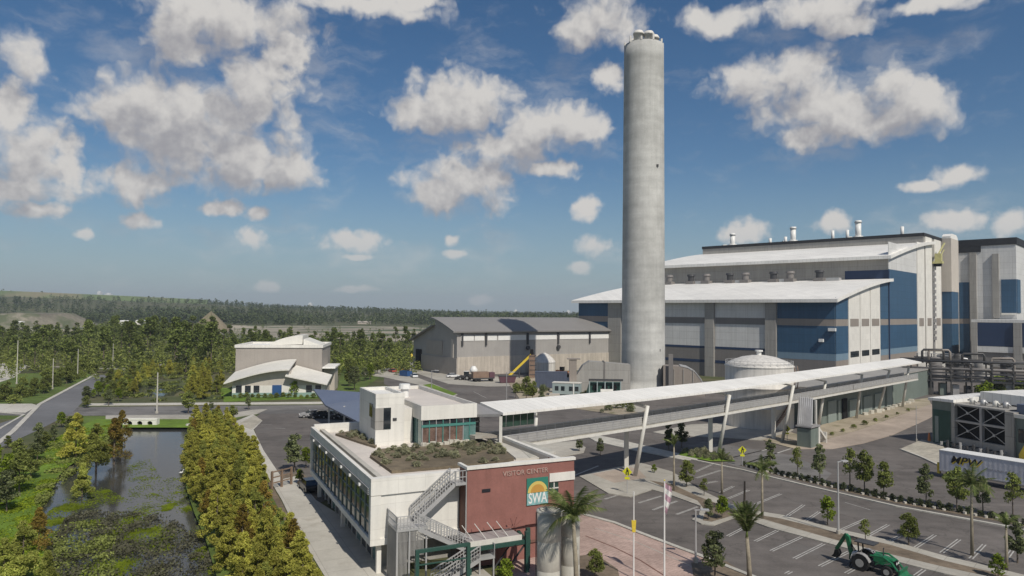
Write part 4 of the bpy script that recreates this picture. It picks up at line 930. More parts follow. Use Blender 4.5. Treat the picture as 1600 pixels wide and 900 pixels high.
# brick red wing
vb('red_wall', 'brick_red', 8.3, 19.3, -1.6, -1.15, 3.3, 8.85); vb('red_core', 'roof_deck', 8.32, 19.28, -1.14, .68, 3.3, 7.7); vb('red_flank', 'brick_red', 18.95, 19.3, -1.14, 3.0, 3.3, 8.28)
vb('red_side_shaded', 'brick_dark_and_shade', 8.26, 8.3, -1.58, .2, 2.72, 8.8)  # left side face: its shade is put into the darker brick colour
vb('red_base', 'brick_red', 8.9, 16.2, -1.2, 3.0, .02, 3.3); vb('red_ledge', 'brick_dark_and_shade', 8.9, 16.2, -1.35, -1.2, 1.5, 1.7); vb('red_base', 'pale_wall', 16.22, 19.0, .5, 3.0, .02, 3.3)
vb('coping', 'white_wall', 8.2, 19.4, -1.72, -1.2, 8.86, 9.12); vb('coping', 'white_wall', 18.9, 19.4, -1.2, 14, 8.3, 8.56); vb('coping', 'white_wall', 8.2, 8.5, -1.2, .6, 8.86, 9.1)
vb('right_wing', 'pale_wall', 18.9, 19.3, 3.0, 14, .02, 8.29)
def rx(px): return colt(px, (VO.x-VV[0]*1.6, VO.y-VV[1]*1.6), VU)
def rzz(px, py): x = rx(px); return AT(px, py, VO.y+VU[1]*x-VV[1]*1.6).z
x0, x1 = rx(788), rx(858); zt = rzz(823, 737.5)
tm = text_mesh('VISITOR CENTER', (x1-x0)/8.6, .03); tm.materials.append(MATS['letter_grey'])
o = place('wall_lettering', tm, vc, ((x0+x1)/2, -1.64, zt)); o.rotation_euler = (math.pi/2, 0, 0)
wtxt = o.dimensions.x if o.dimensions.x else 1; o.scale = ((x1-x0)/max(.1, wtxt),)*3
vb('wall_slot', 'ink_black', rx(756), rx(769), -1.66, -1.6, rzz(762, 769), rzz(762, 764))
# emblem: sun arc over white letters on a green square
ex0, ex1 = rx(825), rx(858); ez1, ez0 = rzz(842, 746), rzz(842, 788); ew = ex1-ex0; eh = ez1-ez0; ecx = (ex0+ex1)/2
e = vb('emblem', 'logo_green', ex0, ex1, -1.7, -1.6, ez0, ez1)
def half(r0, r1, a0, a1, n, y, cz):
    k = M()
    for i in range(n):
        t0, t1 = a0+(a1-a0)*i/n, a0+(a1-a0)*(i+1)/n
        k.add([(ecx+r0*math.cos(t0), y, cz+r0*math.sin(t0)), (ecx+r1*math.cos(t0), y, cz+r1*math.sin(t0)), (ecx+r1*math.cos(t1), y, cz+r1*math.sin(t1)), (ecx+r0*math.cos(t1), y, cz+r0*math.sin(t1))], [(0, 1, 2, 3)])
    return k
cz = ez0+eh*.46
half(.0, ew*.33, 0, math.pi, 14, -1.712, cz).build('emblem_sun', 'logo_orange', e); half(ew*.33, ew*.46, 0, math.pi, 16, -1.712, cz).build('emblem_arc', 'logo_yellow', e)
k = M(); k.box(ex0+.02, ex1-.02, -1.716, -1.701, ez0+.02, cz-eh*.02); k.build('emblem_field', 'logo_teal', e)
tm = text_mesh('SWA', ew*.40, .012, 0, .01); tm.materials.append(MATS['white_paint']); o = place('emblem_lettering', tm, e, (ecx, -1.73, ez0+eh*.24)); o.rotation_euler = (math.pi/2, 0, 0); o.scale = (1, 1.5, 1)
vb('white_bay', 'white_wall', rx(860), 19.32, -1.72, -1.2, rzz(868, 752), rzz(868, 739))
p = vb('bay_window', 'glass_green', rx(860), rx(874), -1.68, -1.55, rzz(868, 771), rzz(868, 753.5))
k = M(); k.box(rx(867)-.05, rx(867)+.05, -1.72, -1.6, rzz(868, 771), rzz(868, 753.5)); k.box(rx(860), rx(874), -1.72, -1.6, rzz(868, 762)-.05, rzz(868, 762)+.05); k.build('window_frame', 'white_steel', p)
# roof shrubs
for bed, n, mind in ((bed1, 110, .5), (bed2, 16, .6)):
    pts = scatter(bed, n, mind); top_y = max(p[1] for p in bed)
    for (x, y) in pts:
        if bed is bed1 and y < 7.5 and random.random() < .9: continue
        w = VO+Vector((VU[0]*x+VV[0]*y, VU[1]*x+VV[1]*y, 7.95))
        s_ = random.uniform(.5, .9); plant(SAGE, 'shrub', 'grey green shrub growing in the roof garden bed of the visitor building', 'shrub', w, (s_, s_, s_*.72), group='shrubs of the roof garden', trunk=False)
for o in list(bpy.data.objects):
    if o.get('group') == 'shrubs of the roof garden' and o.children and o.children[0].data.name.startswith('crown') and o.children[0].dimensions.z > 1.5: o.scale = (.5,)*3
for i, px in enumerate((665,672,680,690,700,708,716,724,733,741)):
    x, y = vl(px, 699-(px-665)*.11, 7.9); w = VO+Vector((VU[0]*x+VV[0]*(y+.7), VU[1]*x+VV[1]*(y+.7), 7.7))
    k = M(); s = .38; k.prism([(s*math.cos(a)*random.uniform(.7, 1.1), s*math.sin(a)*random.uniform(.7, 1.1)) for a in [j*.9 for j in range(7)]], 0, random.uniform(.35, .6))
    tag(k.build('boulder', 'stone_white', None, False, w), 'white boulder lined up below the glazed room on the roof garden', 'boulder', 'white boulders on the roof garden')

# outside stairs: two flights with a landing, mesh cage, handrails
es = thing('outside_stairs', 'grey steel zigzag stairs with mesh railings before the white wall', 'stairs', VO, VR)
def flight(p, q, w, n, name='flight'):
    p, q = Vector(p), Vector(q); k = M(); d = q-p
    for s in (-w/2, w/2): k.beam(p+Vector((0, s, -.12)), q+Vector((0, s, -.12)), .08, .34)
    fl = k.build(name, 'galv', es)
    for i in range(n):
        c = p+d*((i+.5)/n); hw = abs(d.x)/n*.44; k = M(); k.box(c.x-hw, c.x+hw, c.y-w/2+.05, c.y+w/2-.05, c.z-.03, c.z+.03); k.build('step', 'steel_grey', fl)
    for s in (-w/2, w/2):
        k = M(); u = Vector((0, s, 0))
        for hh in (.45, .75, 1.05): k.beam(p+u+Vector((0, 0, hh)), q+u+Vector((0, 0, hh)), .05 if hh < 1 else .09)
        m_ = max(3, int(d.length/.28))
        for i in range(m_+1): k.beam(p+u+d*(i/m_), p+u+d*(i/m_)+Vector((0, 0, 1.05)), .045 if i % 4 else .09)
        k.build('railing', 'galv', fl)
    return fl
def deck(x0, x1, y0, y1, z, rails):
    k = M(); k.box(x0, x1, y0, y1, z-.22, z); dk = k.build('landing', 'galv', es)
    for (a, b) in rails:
        k = M(); a, b = Vector((*a, z)), Vector((*b, z)); dd = b-a; m_ = max(2, int(dd.length/.3))
        for hh in (.5, 1.05): k.beam(a+Vector((0, 0, hh)), b+Vector((0, 0, hh)), .06)
        for i in range(m_+1): k.beam(a+dd*(i/m_), a+dd*(i/m_)+Vector((0, 0, 1.05)), .05)
        k.build('railing', 'galv', dk)
deck(1.5, 4.2, -2.9, .1, 4.75, [((1.5, -2.9), (1.5, .1)), ((1.5, -2.9), (3.0, -2.9))])
flight((3.5, -.75, 4.8), (7.2, -.75, 7.75), 1.3, 17)
deck(7.2, 8.9, -1.55, 0, 7.75, [((7.25, -1.5), (8.2, -1.5))])
flight((3.4, -2.3, 4.7), (8.4, -2.3, 2.0), 1.2, 16)
deck(8.3, 9.8, -4.4, -1.6, 1.95, [((9.75, -4.4), (9.75, -1.7))])
flight((8.4, -3.8, 1.9), (4.4, -3.8, .05), 1.1, 11)
for (x, y, z) in ((1.55, -2.8, 5.8), (1.55, -.1, 5.8), (4.1, -2.8, 4.7), (8.25, -1.5, 8.9), (9.7, -4.3, 1.9), (8.4, -4.3, 1.9), (2.6, -2.8, 4.7)):
    k = M(); k.beam((x, y, .02), (x, y, z), .13); k.build('post', 'galv', es)
for b in ((1.5, 1.55, -2.7, -.1, .1, 4.5), (1.6, 2.5, -2.84, -2.79, .1, 4.5), (2.7, 4.0, -2.84, -2.79, 2.4, 4.5)):
    k = M(); 
    x0_, x1_, y0_, y1_, z0_, z1_ = b; nxv = max(x1_-x0_, y1_-y0_)
    for i in range(int(nxv/.11)):
        t = i*.11
        if x1_-x0_ > .2: k.box(x0_+t, x0_+t+.06, y0_, y1_, z0_, z1_)
        else: k.box(x0_, x1_, y0_+t, y0_+t+.06, z0_, z1_)
    k.build('mesh_screen', 'mesh_panel', es)
# canopy slab and green steel frames in front
cO = (VO.x-VV[0]*3.9, VO.y-VV[1]*3.9); cdx = colt(737, cO, VU)-9.6
cs = thing('entrance_canopy', 'flat grey canopy on dark green steel posts beside the red wall', 'canopy', VO+Vector((VU[0]*cdx, VU[1]*cdx, 0)), VR)
k = M(); k.box(9.6, 14.6, -3.9, -1.7, 2.9, 3.2); k.build('slab', 'steel_grey', cs)
k = M(); k.box(9.6, 14.6, -4.02, -3.9, 2.85, 3.28); k.build('edge', 'white_steel', cs)
k = M(); k.beam((9.5, -4.0, 2.65), (15.4, -4.0, 2.65), .3, .36); k.beam((14.9, -4.0, 2.75), (15.4, -1.6, 2.75), .3); k.build('beam', 'green_steel', cs)
for x, y in ((9.6, -4.0), (15.0, -4.2), (15.5, -3.4)):
    k = M(); k.beam((x, y, .02), (x, y, 2.5 if x < 10 else 3.6), .34); k.build('post', 'green_steel', cs)
for i, x in enumerate((10.1, 11.3, 12.5, 13.4)): k = M(); k.beam((x, -3.7, 3.2), (x-.5, -2.2, 4.2), .05); k.build('stay_rod', 'white_steel', cs)
k = M()
for a in range(6): k.beam((14.6, -2.4, 3.5), (14.6+1.1*math.cos(a*.6+.1), -2.4, 3.5+.9*math.sin(a*.6+.1)), .09)
k.build('red_bracket', 'brick_red', cs)
k = M(); k.beam((13.2, -3.9, .4), (14.9, -3.9, 2.3), .12); k.beam((12.4, -2.9, .3), (14.2, -2.9, 2.4), .1); k.build('brace', 'dark_grey', cs)
gf = thing('green_steel_frame', 'dark green open steel frame standing under the stair landing', 'steel frame', VO, VR)
gO = (VO.x-VV[0]*5.6, VO.y-VV[1]*5.6); gx0, gx1 = colt(657, gO, VU), colt(736, gO, VU); gz = AT(657, 862, gO[1]+VU[1]*gx0).z
for x in (gx0, gx1):
    k = M(); k.beam((x, -5.6, .02), (x, -5.6, gz-.12), .3); k.build('post', 'green_steel', gf)
k = M(); k.beam((gx0-.15, -5.6, gz), (gx1+.15, -5.6, gz), .26); k.build('beam', 'green_steel', gf)
k = M(); k.beam((gx0+.16, -5.6, gz-1.1), (gx1-.16, -5.6, gz-1.1), .1); k.build('rail', 'green_steel', gf)
k = M(); k.box(5.6, 9.2, -5.0, -2.7, .02, .55); tag(k.build('planter_block', 'concrete', None, False, VO, VR), 'low concrete planter block behind the green steel frame', 'planter')
# rain water cylinders at the front
for i, (px, r, h_, lab) in enumerate(((858, .98, 7.0, 'left of two tall concrete water cylinders beside the palm'), (891, .80, 6.7, 'right of two tall concrete water cylinders behind the palm trunk'))):
    P = AT(px, 800, 57.5+i*1.2); t = thing('water_cylinder', lab, 'water tank', (P.x, P.y, 0), 0, 'concrete water cylinders')
    k = M(); k.lathe([(r, 0), (r, 2.3), (r-.02, 2.33), (r, 2.36), (r, 4.6), (r-.02, 4.63), (r, 4.66), (r, h_), (r-.12, h_), (r-.12, h_-.3), (0, h_-.3)], 28); k.build('barrel', 'tank_concrete', t, True)
    k = M(); k.box(-r-.1, -r-.02, -.1, .1, 0, h_-.2); k.build('downpipe', 'dark_grey', t)
    k = M(); k.lathe([(r+.05, h_-.14), (r+.05, h_+.02), (r-.14, h_+.02)], 28); k.build('rim', 'tank_concrete', t, True)

# ------------------------------------------------------------------ solar carport and cars
CP = [Vector((-25.0, 119, 4.0)), Vector((-37, 141, 4.1)), Vector((-41.8, 149.5, 6.3)), Vector((-24.5, 141, 6.4)), Vector((-18.0, 131, 6.2))]
sc_ = thing('solar_carport', 'sloping blue grey carport roof beside the white tower', 'carport', (-28, 132, 0))
k = M(); pts = [p-Vector((-28, 132, 0)) for p in CP]; k.add(pts+[p-Vector((0, 0, .3)) for p in pts], [(4,3,2,1,0), (5,6,7,8,9)]+[(i, (i+1) % 5, 5+(i+1) % 5, 5+i) for i in range(5)]); k.build('roof', 'solar_blue', sc_)
for x, y, h_ in ((2, -6, 4.6), (-4, 4, 4.6), (-9, 12, 4.8), (4, 2, 5.2), (-2, 10, 5.4)): k = M(); k.beam((x, y, 0), (x, y, h_), .3); k.build('post', 'white_steel', sc_)
CARS = {}
def car_proto(paint):
    if paint in CARS: return CARS[paint]
    pr = [(-2.3,.35),(-2.32,.75),(-2.1,.95),(-1.35,1.0),(-.85,1.02),(1.0,1.02),(1.9,.92),(2.28,.72),(2.3,.35)]
    k = M(); n = len(pr); hw = [.86]*n
    k.exty(pr, -.88, .88); body = k.mesh('body', paint)
    k = M(); k.hexa([(-1.95,-.8,1.0),(1.05,-.8,1.0),(1.05,.8,1.0),(-1.95,.8,1.0)], [(-1.35,-.64,1.5),(.35,-.64,1.5),(.35,.64,1.5),(-1.35,.64,1.5)]); cab = k.mesh('cabin', 'glass_dark')
    k = M(); k.box(-1.38, .38, -.66, .66, 1.49, 1.54); roof = k.mesh('roof', paint)
    k = M(); k.cyl((0,-.11,0), (0,.11,0), .33, .33, 14); wheel = k.mesh('wheel', 'rubber')
    k = M(); k.cyl((0,-.13,0), (0,.13,0), .19, .19, 10); rim = k.mesh('rim', 'rim')
    k = M(); k.box(2.2, 2.33, -.18, .18, .62, .78); lamp = k.mesh('headlight', 'white_paint')
    CARS[paint] = (body, cab, roof, wheel, rim, lamp); return CARS[paint]
def car(paint, label, loc, rz, group=None, sc=1, name='parked_car'):
    b, c, r, w, rm, lp = car_proto(paint); t = thing(name, label, 'car', (loc[0], loc[1], .02), rz, group); t.scale = (sc,)*3
    place('body', b, t); place('cabin', c, t); place('roof', r, t)
    for x in (-1.4, 1.4):
        for y in (-.8, .8): q = place('wheel', w, t, (x, y, .33)); place('rim', rm, q)
    for y in (-.6, .6): place('headlight', lp, t, (0, y, 0))
    return t
car('car_silver', 'silver car at the open left end of the carport', G(485, 652), rad(200))
for i, (px, py, pt, lb) in enumerate(((499,653,'car_black','black car second from the open end of the carport'),(515,653,'car_black','black car in the middle of the carport shade'),(531,654,'dark_grey','dark grey car deep in the carport shade'),(546,655,'car_black','black car nearest the white tower under the carport'))):
    car(pt, lb, G(px, py), rad(205), 'cars under the carport')

# ------------------------------------------------------------------ covered footbridge
br = thing('covered_footbridge', 'long white roofed footbridge on slanting columns crossing the lot', 'footbridge')
FE = [AT(786, 649.5, 81.5), AT(1012, 627, 98), AT(1140, 612.5, 112), AT(1240, 598, 126.4), AT(1340, 582, 147), AT(1440, 566.5, 175.5)]
FE = [Vector((p.x, p.y, z)) for p, z in zip(FE, (11.36, 11.14, 11.04, 11.08, 11.16, 11.4))]
DZ = 7.3
n = len(FE); PR = []
for i in range(n):
    d = (FE[min(i+1, n-1)]-FE[max(i-1, 0)]); d.z = 0; d.normalize(); PR.append(Vector((-d.y, d.x, 0)))   # towards the back
for i in range(n-1):
    a, b, pa, pb2 = FE[i], FE[i+1], PR[i], PR[i+1]; up = Vector((0, 0, .75))
    k = M(); t = Vector((0, 0, .32))
    k.hexa([a-t, b-t, b+pb2*4.4+up-t, a+pa*4.4+up-t], [a, b, b+pb2*4.4+up, a+pa*4.4+up]); k.build('roof', 'white_roof', br)
    da, db = Vector((a.x, a.y, DZ))+pa*.9, Vector((b.x, b.y, DZ))+pb2*.9; w = 3.2
    k = M(); k.hexa([da-Vector((0,0,.25)), db-Vector((0,0,.25)), db+pb2*w-Vector((0,0,.25)), da+pa*w-Vector((0,0,.25))], [da, db, db+pb2*w, da+pa*w]); k.build('deck', 'concrete', br)
    k = M(); k.beam(da-Vector((0,0,.3)), db-Vector((0,0,.3)), .22, .34); k.beam(da+pa*w-Vector((0,0,.3)), db+pb2*w-Vector((0,0,.3)), .22, .34); k.build('edge_beam', 'white_steel', br)
    L_ = (db-da).length; m_ = int(L_/1.5)
    for s in (0, 1):
        A_, B_ = (da, db) if not s else (da+pa*w, db+pb2*w); k = M()
        for hh in (.28, .56, .84, 1.15): k.beam(A_+Vector((0,0,hh)), B_+Vector((0,0,hh)), .06 if hh < 1 else .1)
        for j in range(m_+1): k.beam(A_.lerp(B_, j/m_), A_.lerp(B_, j/m_)+Vector((0,0,1.15)), .08)
        rl = k.build('railing', 'galv', br)
        for j in range(m_):
            q0, q1 = A_.lerp(B_, (j+.06)/m_), A_.lerp(B_, (j+.94)/m_); k = M(); k.beam(q0+Vector((0,0,.56)), q1+Vector((0,0,.56)), .02, 1.0); k.build('mesh_panel', 'mesh_panel', rl)
def support(top, foot, rear, back):
    k = M(); k.tube([foot, top], [.30, .26], 12); k.build('column', 'white_steel', br, True)
    if rear is not None: k = M(); k.beam(rear, (rear.x, rear.y, DZ-.45), .6); k.build('rear_column', 'white_steel', br)
    mid = foot.lerp(top, (DZ-.45-foot.z)/(top.z-foot.z)); k = M(); k.beam(mid, mid+back*4.2, .3, .4); k.build('cross_beam', 'white_steel', br); k = M(); k.beam(top-Vector((0,0,.12)), top+back*3.4+Vector((0,0,.3)), .2, .25); k.build('roof_beam', 'white_steel', br)
for (tx, ty, fx, fy, rx_, ry) in ((838,653,834,712,None,None),(1012,634,992,745,985,738),(1140,617,1122,714,1117,708),(1240,602,1222,690,1216,688),(1290,595,1278,672,None,None),(1347,585,1338,654,1310,650),(1390,578,1372,643,1360,641),(1420,573,1410,636,1402,632)):
    f = G(fx, fy); t = AT(tx, ty, f.y-1.4)
    rr = G(rx_, ry)+Vector((-.4, 1.2, 0)) if rx_ else None
    i = min(range(n), key=lambda j: (FE[j]-t).length); support(t, f, rr, PR[i])
k = M(); a = FE[0]; pa = PR[0]; d0 = Vector((pa.y, -pa.x, 0))
k.hexa([a-d0*2.5+pa*2-Vector((0,0,3)), a+pa*.8-Vector((0,0,3)), a+pa*4.2-Vector((0,0,3)), a-d0*2.5+pa*5-Vector((0,0,3))], [a-d0*2.5+pa*2-Vector((0,0,2.7)), a+pa*.8-Vector((0,0,2.7)), a+pa*4.2-Vector((0,0,2.7)), a-d0*2.5+pa*5-Vector((0,0,2.7))]); k.build('landing', 'concrete', br)
k = M(); A_, B_ = a+pa*4.2-Vector((0,0,2.7)), a-d0*2.4+pa*5-Vector((0,0,2.7)); k.beam(A_+Vector((0,0,1.2)), B_+Vector((0,0,1.2)), .1); k.beam(A_+Vector((0,0,.6)), B_+Vector((0,0,.6)), .06); k.build('railing', 'galv', br)
k = M(); P0_ = a+pa*.4-Vector((0,0,.45)); k.beam(P0_, P0_+Vector((0,0,-9.8)), .35); k.build('column', 'white_steel', br)
for i in range(5):
    q0 = a+pa*(.9)+ (FE[1]-FE[0]).normalized()*(i*1.1+.15); k = M(); k.beam(q0-Vector((0,0,1.1)), q0+(FE[1]-FE[0]).normalized()*1.0-Vector((0,0,1.1)), .04, 1.5); k.build('glass_screen', 'glass_green', br)

def vw(x, y, z): return VO+Vector((VU[0]*x+VV[0]*y, VU[1]*x+VV[1]*y, z))
E0, E1_ = FE[0]-Vector((0, 0, .1)), FE[0]+PR[0]*4.4+Vector((0, 0, .62)); dd0 = (FE[1]-FE[0]).normalized()*.35
k = M(); q0, q1 = vw(R1+.02, RY+.6, 10.9), vw(R1+.02, RY+7.6, 11.2); t_ = Vector((0, 0, .3))
k.hexa([q0-t_, E0-dd0-t_, E1_-dd0-t_, q1-t_], [q0, E0-dd0, E1_-dd0, q1]); k.build('link_roof', 'steel_grey', br)
k = M(); g0, g1 = vw(R1+.05, RY+7.0, 7.7), E1_-dd0-PR[0]*.4; k.hexa([g0, (g1.x, g1.y, 7.7), (g1.x, g1.y+.15, 7.7), g0+Vector((0, .15, 0))], [(g0.x, g0.y, 10.7), (g1.x, g1.y, 10.7), (g1.x, g1.y+.15, 10.7), (g0.x, g0.y+.15, 10.7)]); k.build('link_wall', 'galv', br)
k = M(); p0_, p1_ = vw(R1+.05, RY+.8, 7.4), vw(R1+.05, RY+7, 7.4); k.hexa([p0_, (E0.x, E0.y, 7.4), (E1_.x, E1_.y, 7.4), p1_], [p0_+t_, (E0.x, E0.y, 7.7), (E1_.x, E1_.y, 7.7), p1_+t_]); k.build('link_floor', 'concrete', br)
# lower stair tower of the bridge
bs = thing('bridge_stairs', 'ribbed grey stair enclosure rising to the footbridge', 'stairs', G(1262, 698), rad(44))
k = M(); k.box(-1.5, 1.5, -1.2, 1.2, 0, 3.3); k.build('enclosure', 'green_wall', bs)
k = M(); k.box(1.5, 2.1, -1.3, 1.3, 0, 3.5); k.build('white_post', 'white_steel', bs)
k = M(); k.box(-1.7, 2.1, -1.4, 1.4, 3.51, 3.75); k.build('cap', 'steel_grey', bs)
for i in range(7): k = M(); y = -1.2+i*.36; k.beam((-1.0, y, 3.9), (2.6, y+1.4, 8.2), .14, .3); k.build('roof_rib', 'galv', bs)
k = M(); k.hexa([(-1.4,-1.3,3.7),(-1.2,1.3,3.7),(2.4,2.6,8.0),(2.4,.2,8.0)], [(-1.4,-1.3,3.8),(-1.2,1.3,3.8),(2.4,2.6,8.1),(2.4,.2,8.1)]); k.build('sloping_roof', 'steel_grey', bs)
for s in (-.8, .8):
    k = M(); k.beam((2.2, s, 3.4), (5.6, s, .9), .22, .35); k.build('stringer', 'white_steel', bs)
for i in range(10): k = M(); t = i/10; k.box(2.2+3.2*t, 2.55+3.2*t, -.8, .8, 3.2-2.5*t, 3.26-2.5*t); k.build('step', 'steel_grey', bs)
k = M(); k.box(5.5, 5.8, -1, 1, 0, 2.0); k.build('white_post', 'white_steel', bs)
k = M(); k.beam((2.5, 1.4, 0), (2.5, 1.4, 7.9), .3); k.beam((2.5, -.4, 0), (2.5, -.4, 7.9), .3); k.build('post', 'white_steel', bs)
# ------------------------------------------------------------------ green wall building beneath the bridge
A_ = G(1283, 664); B_ = G(1425, 624); dv = (B_-A_); Lg = dv.length; gr_ = math.atan2(dv.y, dv.x)
gb = thing('green_building', 'low grey green metal building behind the footbridge columns', 'building', A_, gr_)
k = M(); k.box(0, Lg+20, 0, 14, 0, 7.2); k.build('wall', 'green_wall', gb)
k = M(); k.box(-.2, Lg+20, -.2, 14.2, 7.2, 7.6); k.build('roof', 'panel_grey', gb)
for i, (x0, x1, z0, z1, m_) in enumerate(((3.2, 7.8, 0, 4.6, 'green_wall_pale'), (9, 10.2, 0, 4.2, 'green_wall_pale'), (11.8, 14.5, 0, 4.4, 'black'), (16, 22, 0, 3.8, 'green_wall_pale'), (23, 24, 0, 5.4, 'green_wall_pale'), (25.2, 31, 0, 3.8, 'green_wall_pale'), (33, 40, 0, 3.8, 'green_wall_pale'), (42, 46, 0, 6, 'green_wall_pale'))):
    k = M(); k.box(x0, x1, -.3, -.02, z0, z1); k.build('door' if m_ == 'black' else 'wall_panel', m_, gb)
for i in range(11):
    p = A_.lerp(B_, .36+.055*i)+Vector((.5, -1.6-random.random(), 0)); k = M()
    k.prism([(random.uniform(.5, 1.0)*math.cos(a), random.uniform(.4, .8)*math.sin(a)) for a in [j*.8 for j in range(8)]], 0, random.uniform(.5, .9))
    tag(k.build('boulder', 'stone_white', None, False, p, random.random()), 'pale boulder lying along the foot of the grey green building', 'boulder', 'boulders along the green building')

# ------------------------------------------------------------------ white tank
TC = Vector((51.3, 146.3, 0)); R_ = 6.75; tk = thing('storage_tank', 'big white cylindrical tank with shallow domed top behind the footbridge', 'tank', TC)
k = M(); k.lathe([(R_, 0), (R_, 4), (R_+.04, 4.02), (R_+.04, 4.15), (R_, 4.17), (R_, 8), (R_+.04, 8.02), (R_+.04, 8.15), (R_, 8.17), (R_, 12.2)], 48); k.build('shell', 'tank_white', tk, True)
k = M(); k.lathe([(R_+.12, 12.2), (R_+.12, 12.4), (R_*.85, 13.2), (R_*.5, 14.1), (R_*.2, 14.45), (0, 14.5)], 48); k.build('dome', 'tank_white', tk, True)
k = M(); k.cyl((0,0,14.4), (0,0,15.2), .5, .5, 10); k.cyl((0,0,15.2), (0,0,15.5), .8, .8, 10); k.build('vent', 'white_paint', tk)
k = M()
for i in range(28):
    a = i*2*math.pi/28; k.beam(((R_-.1)*math.cos(a), (R_-.1)*math.sin(a), 12.4), ((R_-.1)*math.cos(a), (R_-.1)*math.sin(a), 13.4), .05)
    b_ = (i+1)*2*math.pi/28
    for z in (12.9, 13.4): k.beam(((R_-.1)*math.cos(a), (R_-.1)*math.sin(a), z), ((R_-.1)*math.cos(b_), (R_-.1)*math.sin(b_), z), .05)
k.build('railing', 'galv', tk)
for s in (0, .07):
    k = M()
    for i in range(14):
        a0, a1 = -.15-i*.1, -.15-(i+1)*.1; rr = R_+.25+s*8; k.beam((rr*math.cos(a0), rr*math.sin(a0), 12.3-i*.85), (rr*math.cos(a1), rr*math.sin(a1), 12.3-(i+1)*.85), .12, .3)
    k.build('stringer', 'pipe_rust', tk)
for i in range(40):
    a0 = -.15-i*.035; k = M(); z = 12.3-i*.2975; k.beam(((R_+.2)*math.cos(a0), (R_+.2)*math.sin(a0), z), ((R_+.9)*math.cos(a0), (R_+.9)*math.sin(a0), z), .22, .05); k.build('step', 'galv', tk)

# ------------------------------------------------------------------ ducts by the stack
d1 = thing('flue_duct', 'grey flue duct with rounded elbow right of the stack foot', 'duct', (45.2, 201, 0), rad(-10))
pr = [(-2, 0), (9.5, 0), (9.2, 2), (8.2, 4.6), (6.6, 6.6), (4.6, 7.7), (2.6, 8.1), (-2, 8.1)]
k = M(); k.exty([(p[0], p[1]) for p in pr], -3.2, 3.2); k.build('casing', 'panel_taupe', d1)
k = M(); k.exty([(9.7, 0), (9.4, 2.1), (8.35, 4.75), (6.7, 6.8), (4.65, 7.95), (2.6, 8.35), (2.6, 8.12), (4.6, 7.72), (6.58, 6.6), (8.15, 4.6), (9.2, 2)], -3.3, 3.3); k.build('elbow_cover', 'galv', d1)
k = M(); k.box(-.6, .6, -4.2, -3.3, 0, 11.5); k.build('riser', 'panel_dark', d1)
for x in (0.8, 3.4, 6): k = M(); k.box(x, x+.2, -3.4, -3.2, 0, 7.4); k.build('stiffener', 'panel_grey', d1)
d2 = thing('inlet_duct', 'long grey sheet metal duct left of the stack with sloping end', 'duct', (18.5, 196, 0), rad(-2))
k = M(); k.exty([(-1.2, 0), (14.5, 0), (14.5, 8.6), (3.2, 9.4), (1.4, 8.2), (-1.2, 4.2)], 0, 5); k.build('casing', 'panel_grey', d2)
k = M(); k.box(7.2, 7.5, -.2, 5.2, 0, 9.4); k.build('seam', 'panel_dark', d2)
k = M(); k.box(-2.4, -.4, -1, 1, 0, 9.9); k.box(-3.0, .6, -1.2, 1.2, 9.91, 10.2); k.build('pylon', 'panel_taupe', d2)
fe = thing('fan_equipment', 'dark teal fan machinery in steel frame before the grey duct', 'machinery', (19.6, 182, 0), rad(-3))
k = M(); k.box(0, 9.5, 0, 5, 0, .6); k.build('skid', 'panel_dark', fe)
k = M(); k.box(.8, 8.8, 1.5, 4.6, .6, 4.8); k.hexa([(-.4,1.5,.6),(.8,1.5,.6),(.8,4.6,.6),(-.4,4.6,.6)], [(.6,1.5,4.2),(.8,1.5,4.2),(.8,4.6,4.2),(.6,4.6,4.2)]); k.build('housing', 'green_steel', fe)
for i in range(5): k = M(); k.beam((.6+i*2.0, .6, .6), (.6+i*2.0, .6, 5.6), .25); k.build('post', 'trailer_teal', fe)
k = M(); k.beam((.4, .6, 5.6), (9.2, .6, 5.6), .4, .5); k.build('beam', 'dark_grey', fe)
k = M(); k.cyl((3.4, .2, 2.6), (6.6, .2, 2.6), .7, .7, 12); k.build('motor', 'white_steel', fe)
for i in range(3): k = M(); k.cyl((2.2+i*2.4, 1.4, 3.6), (2.2+i*2.4, 1.2, 3.6), .75, .75, 12); k.build('hatch', 'black', fe)

# ------------------------------------------------------------------ yard: trailers, loaders, tent, containers, cars
def on(px, py, z=0): return G(px, py, z)
P = on(863, 619); t = thing('site_trailer', 'pale grey green office trailer with dark windows near the duct', 'trailer', P, rad(-14))
k = M(); k.box(0, 7.6, 0, 3, .6, 3.6); k.build('body', 'trailer_teal', t); k = M(); k.box(-.1, 7.7, -.1, 3.1, 3.61, 3.8); k.build('roof', 'white_steel', t)
for x in (.7, 2.4, 4.6, 6.2): k = M(); k.box(x, x+1, -.06, 0, 1.6, 2.8); k.build('window', 'glass_dark', t)
k = M(); k.box(5.7, 6.0, -.12, 0, .6, 3.6); k.build('door_frame', 'white_paint', t); k = M(); k.box(.3, 7.3, .3, 2.7, 0, .6); k.build('undercarriage', 'black', t)
P = on(858, 627); t = thing('generator', 'small cream generator box on the gravel before the site trailer', 'generator', P, rad(-10)); k = M(); k.box(0, 2.6, 0, 1.6, .2, 1.9); k.build('case', 'pale_wall', t); k = M(); k.cyl((1.6, -.02, 1), (1.6, .3, 1), .45, .45, 12); k.build('fan_grille', 'black', t); k = M(); k.box(.2, 2.4, .2, 1.4, 0, .2); k.build('feet', 'dark_grey', t)
P = on(836, 607); t = thing('shipping_container', 'long dark blue grey container behind the site trailer', 'container', P, rad(-6))
k = M(); k.box(0, 9.5, 0, 3.2, .2, 4.9); k.build('body', 'navy_box', t)
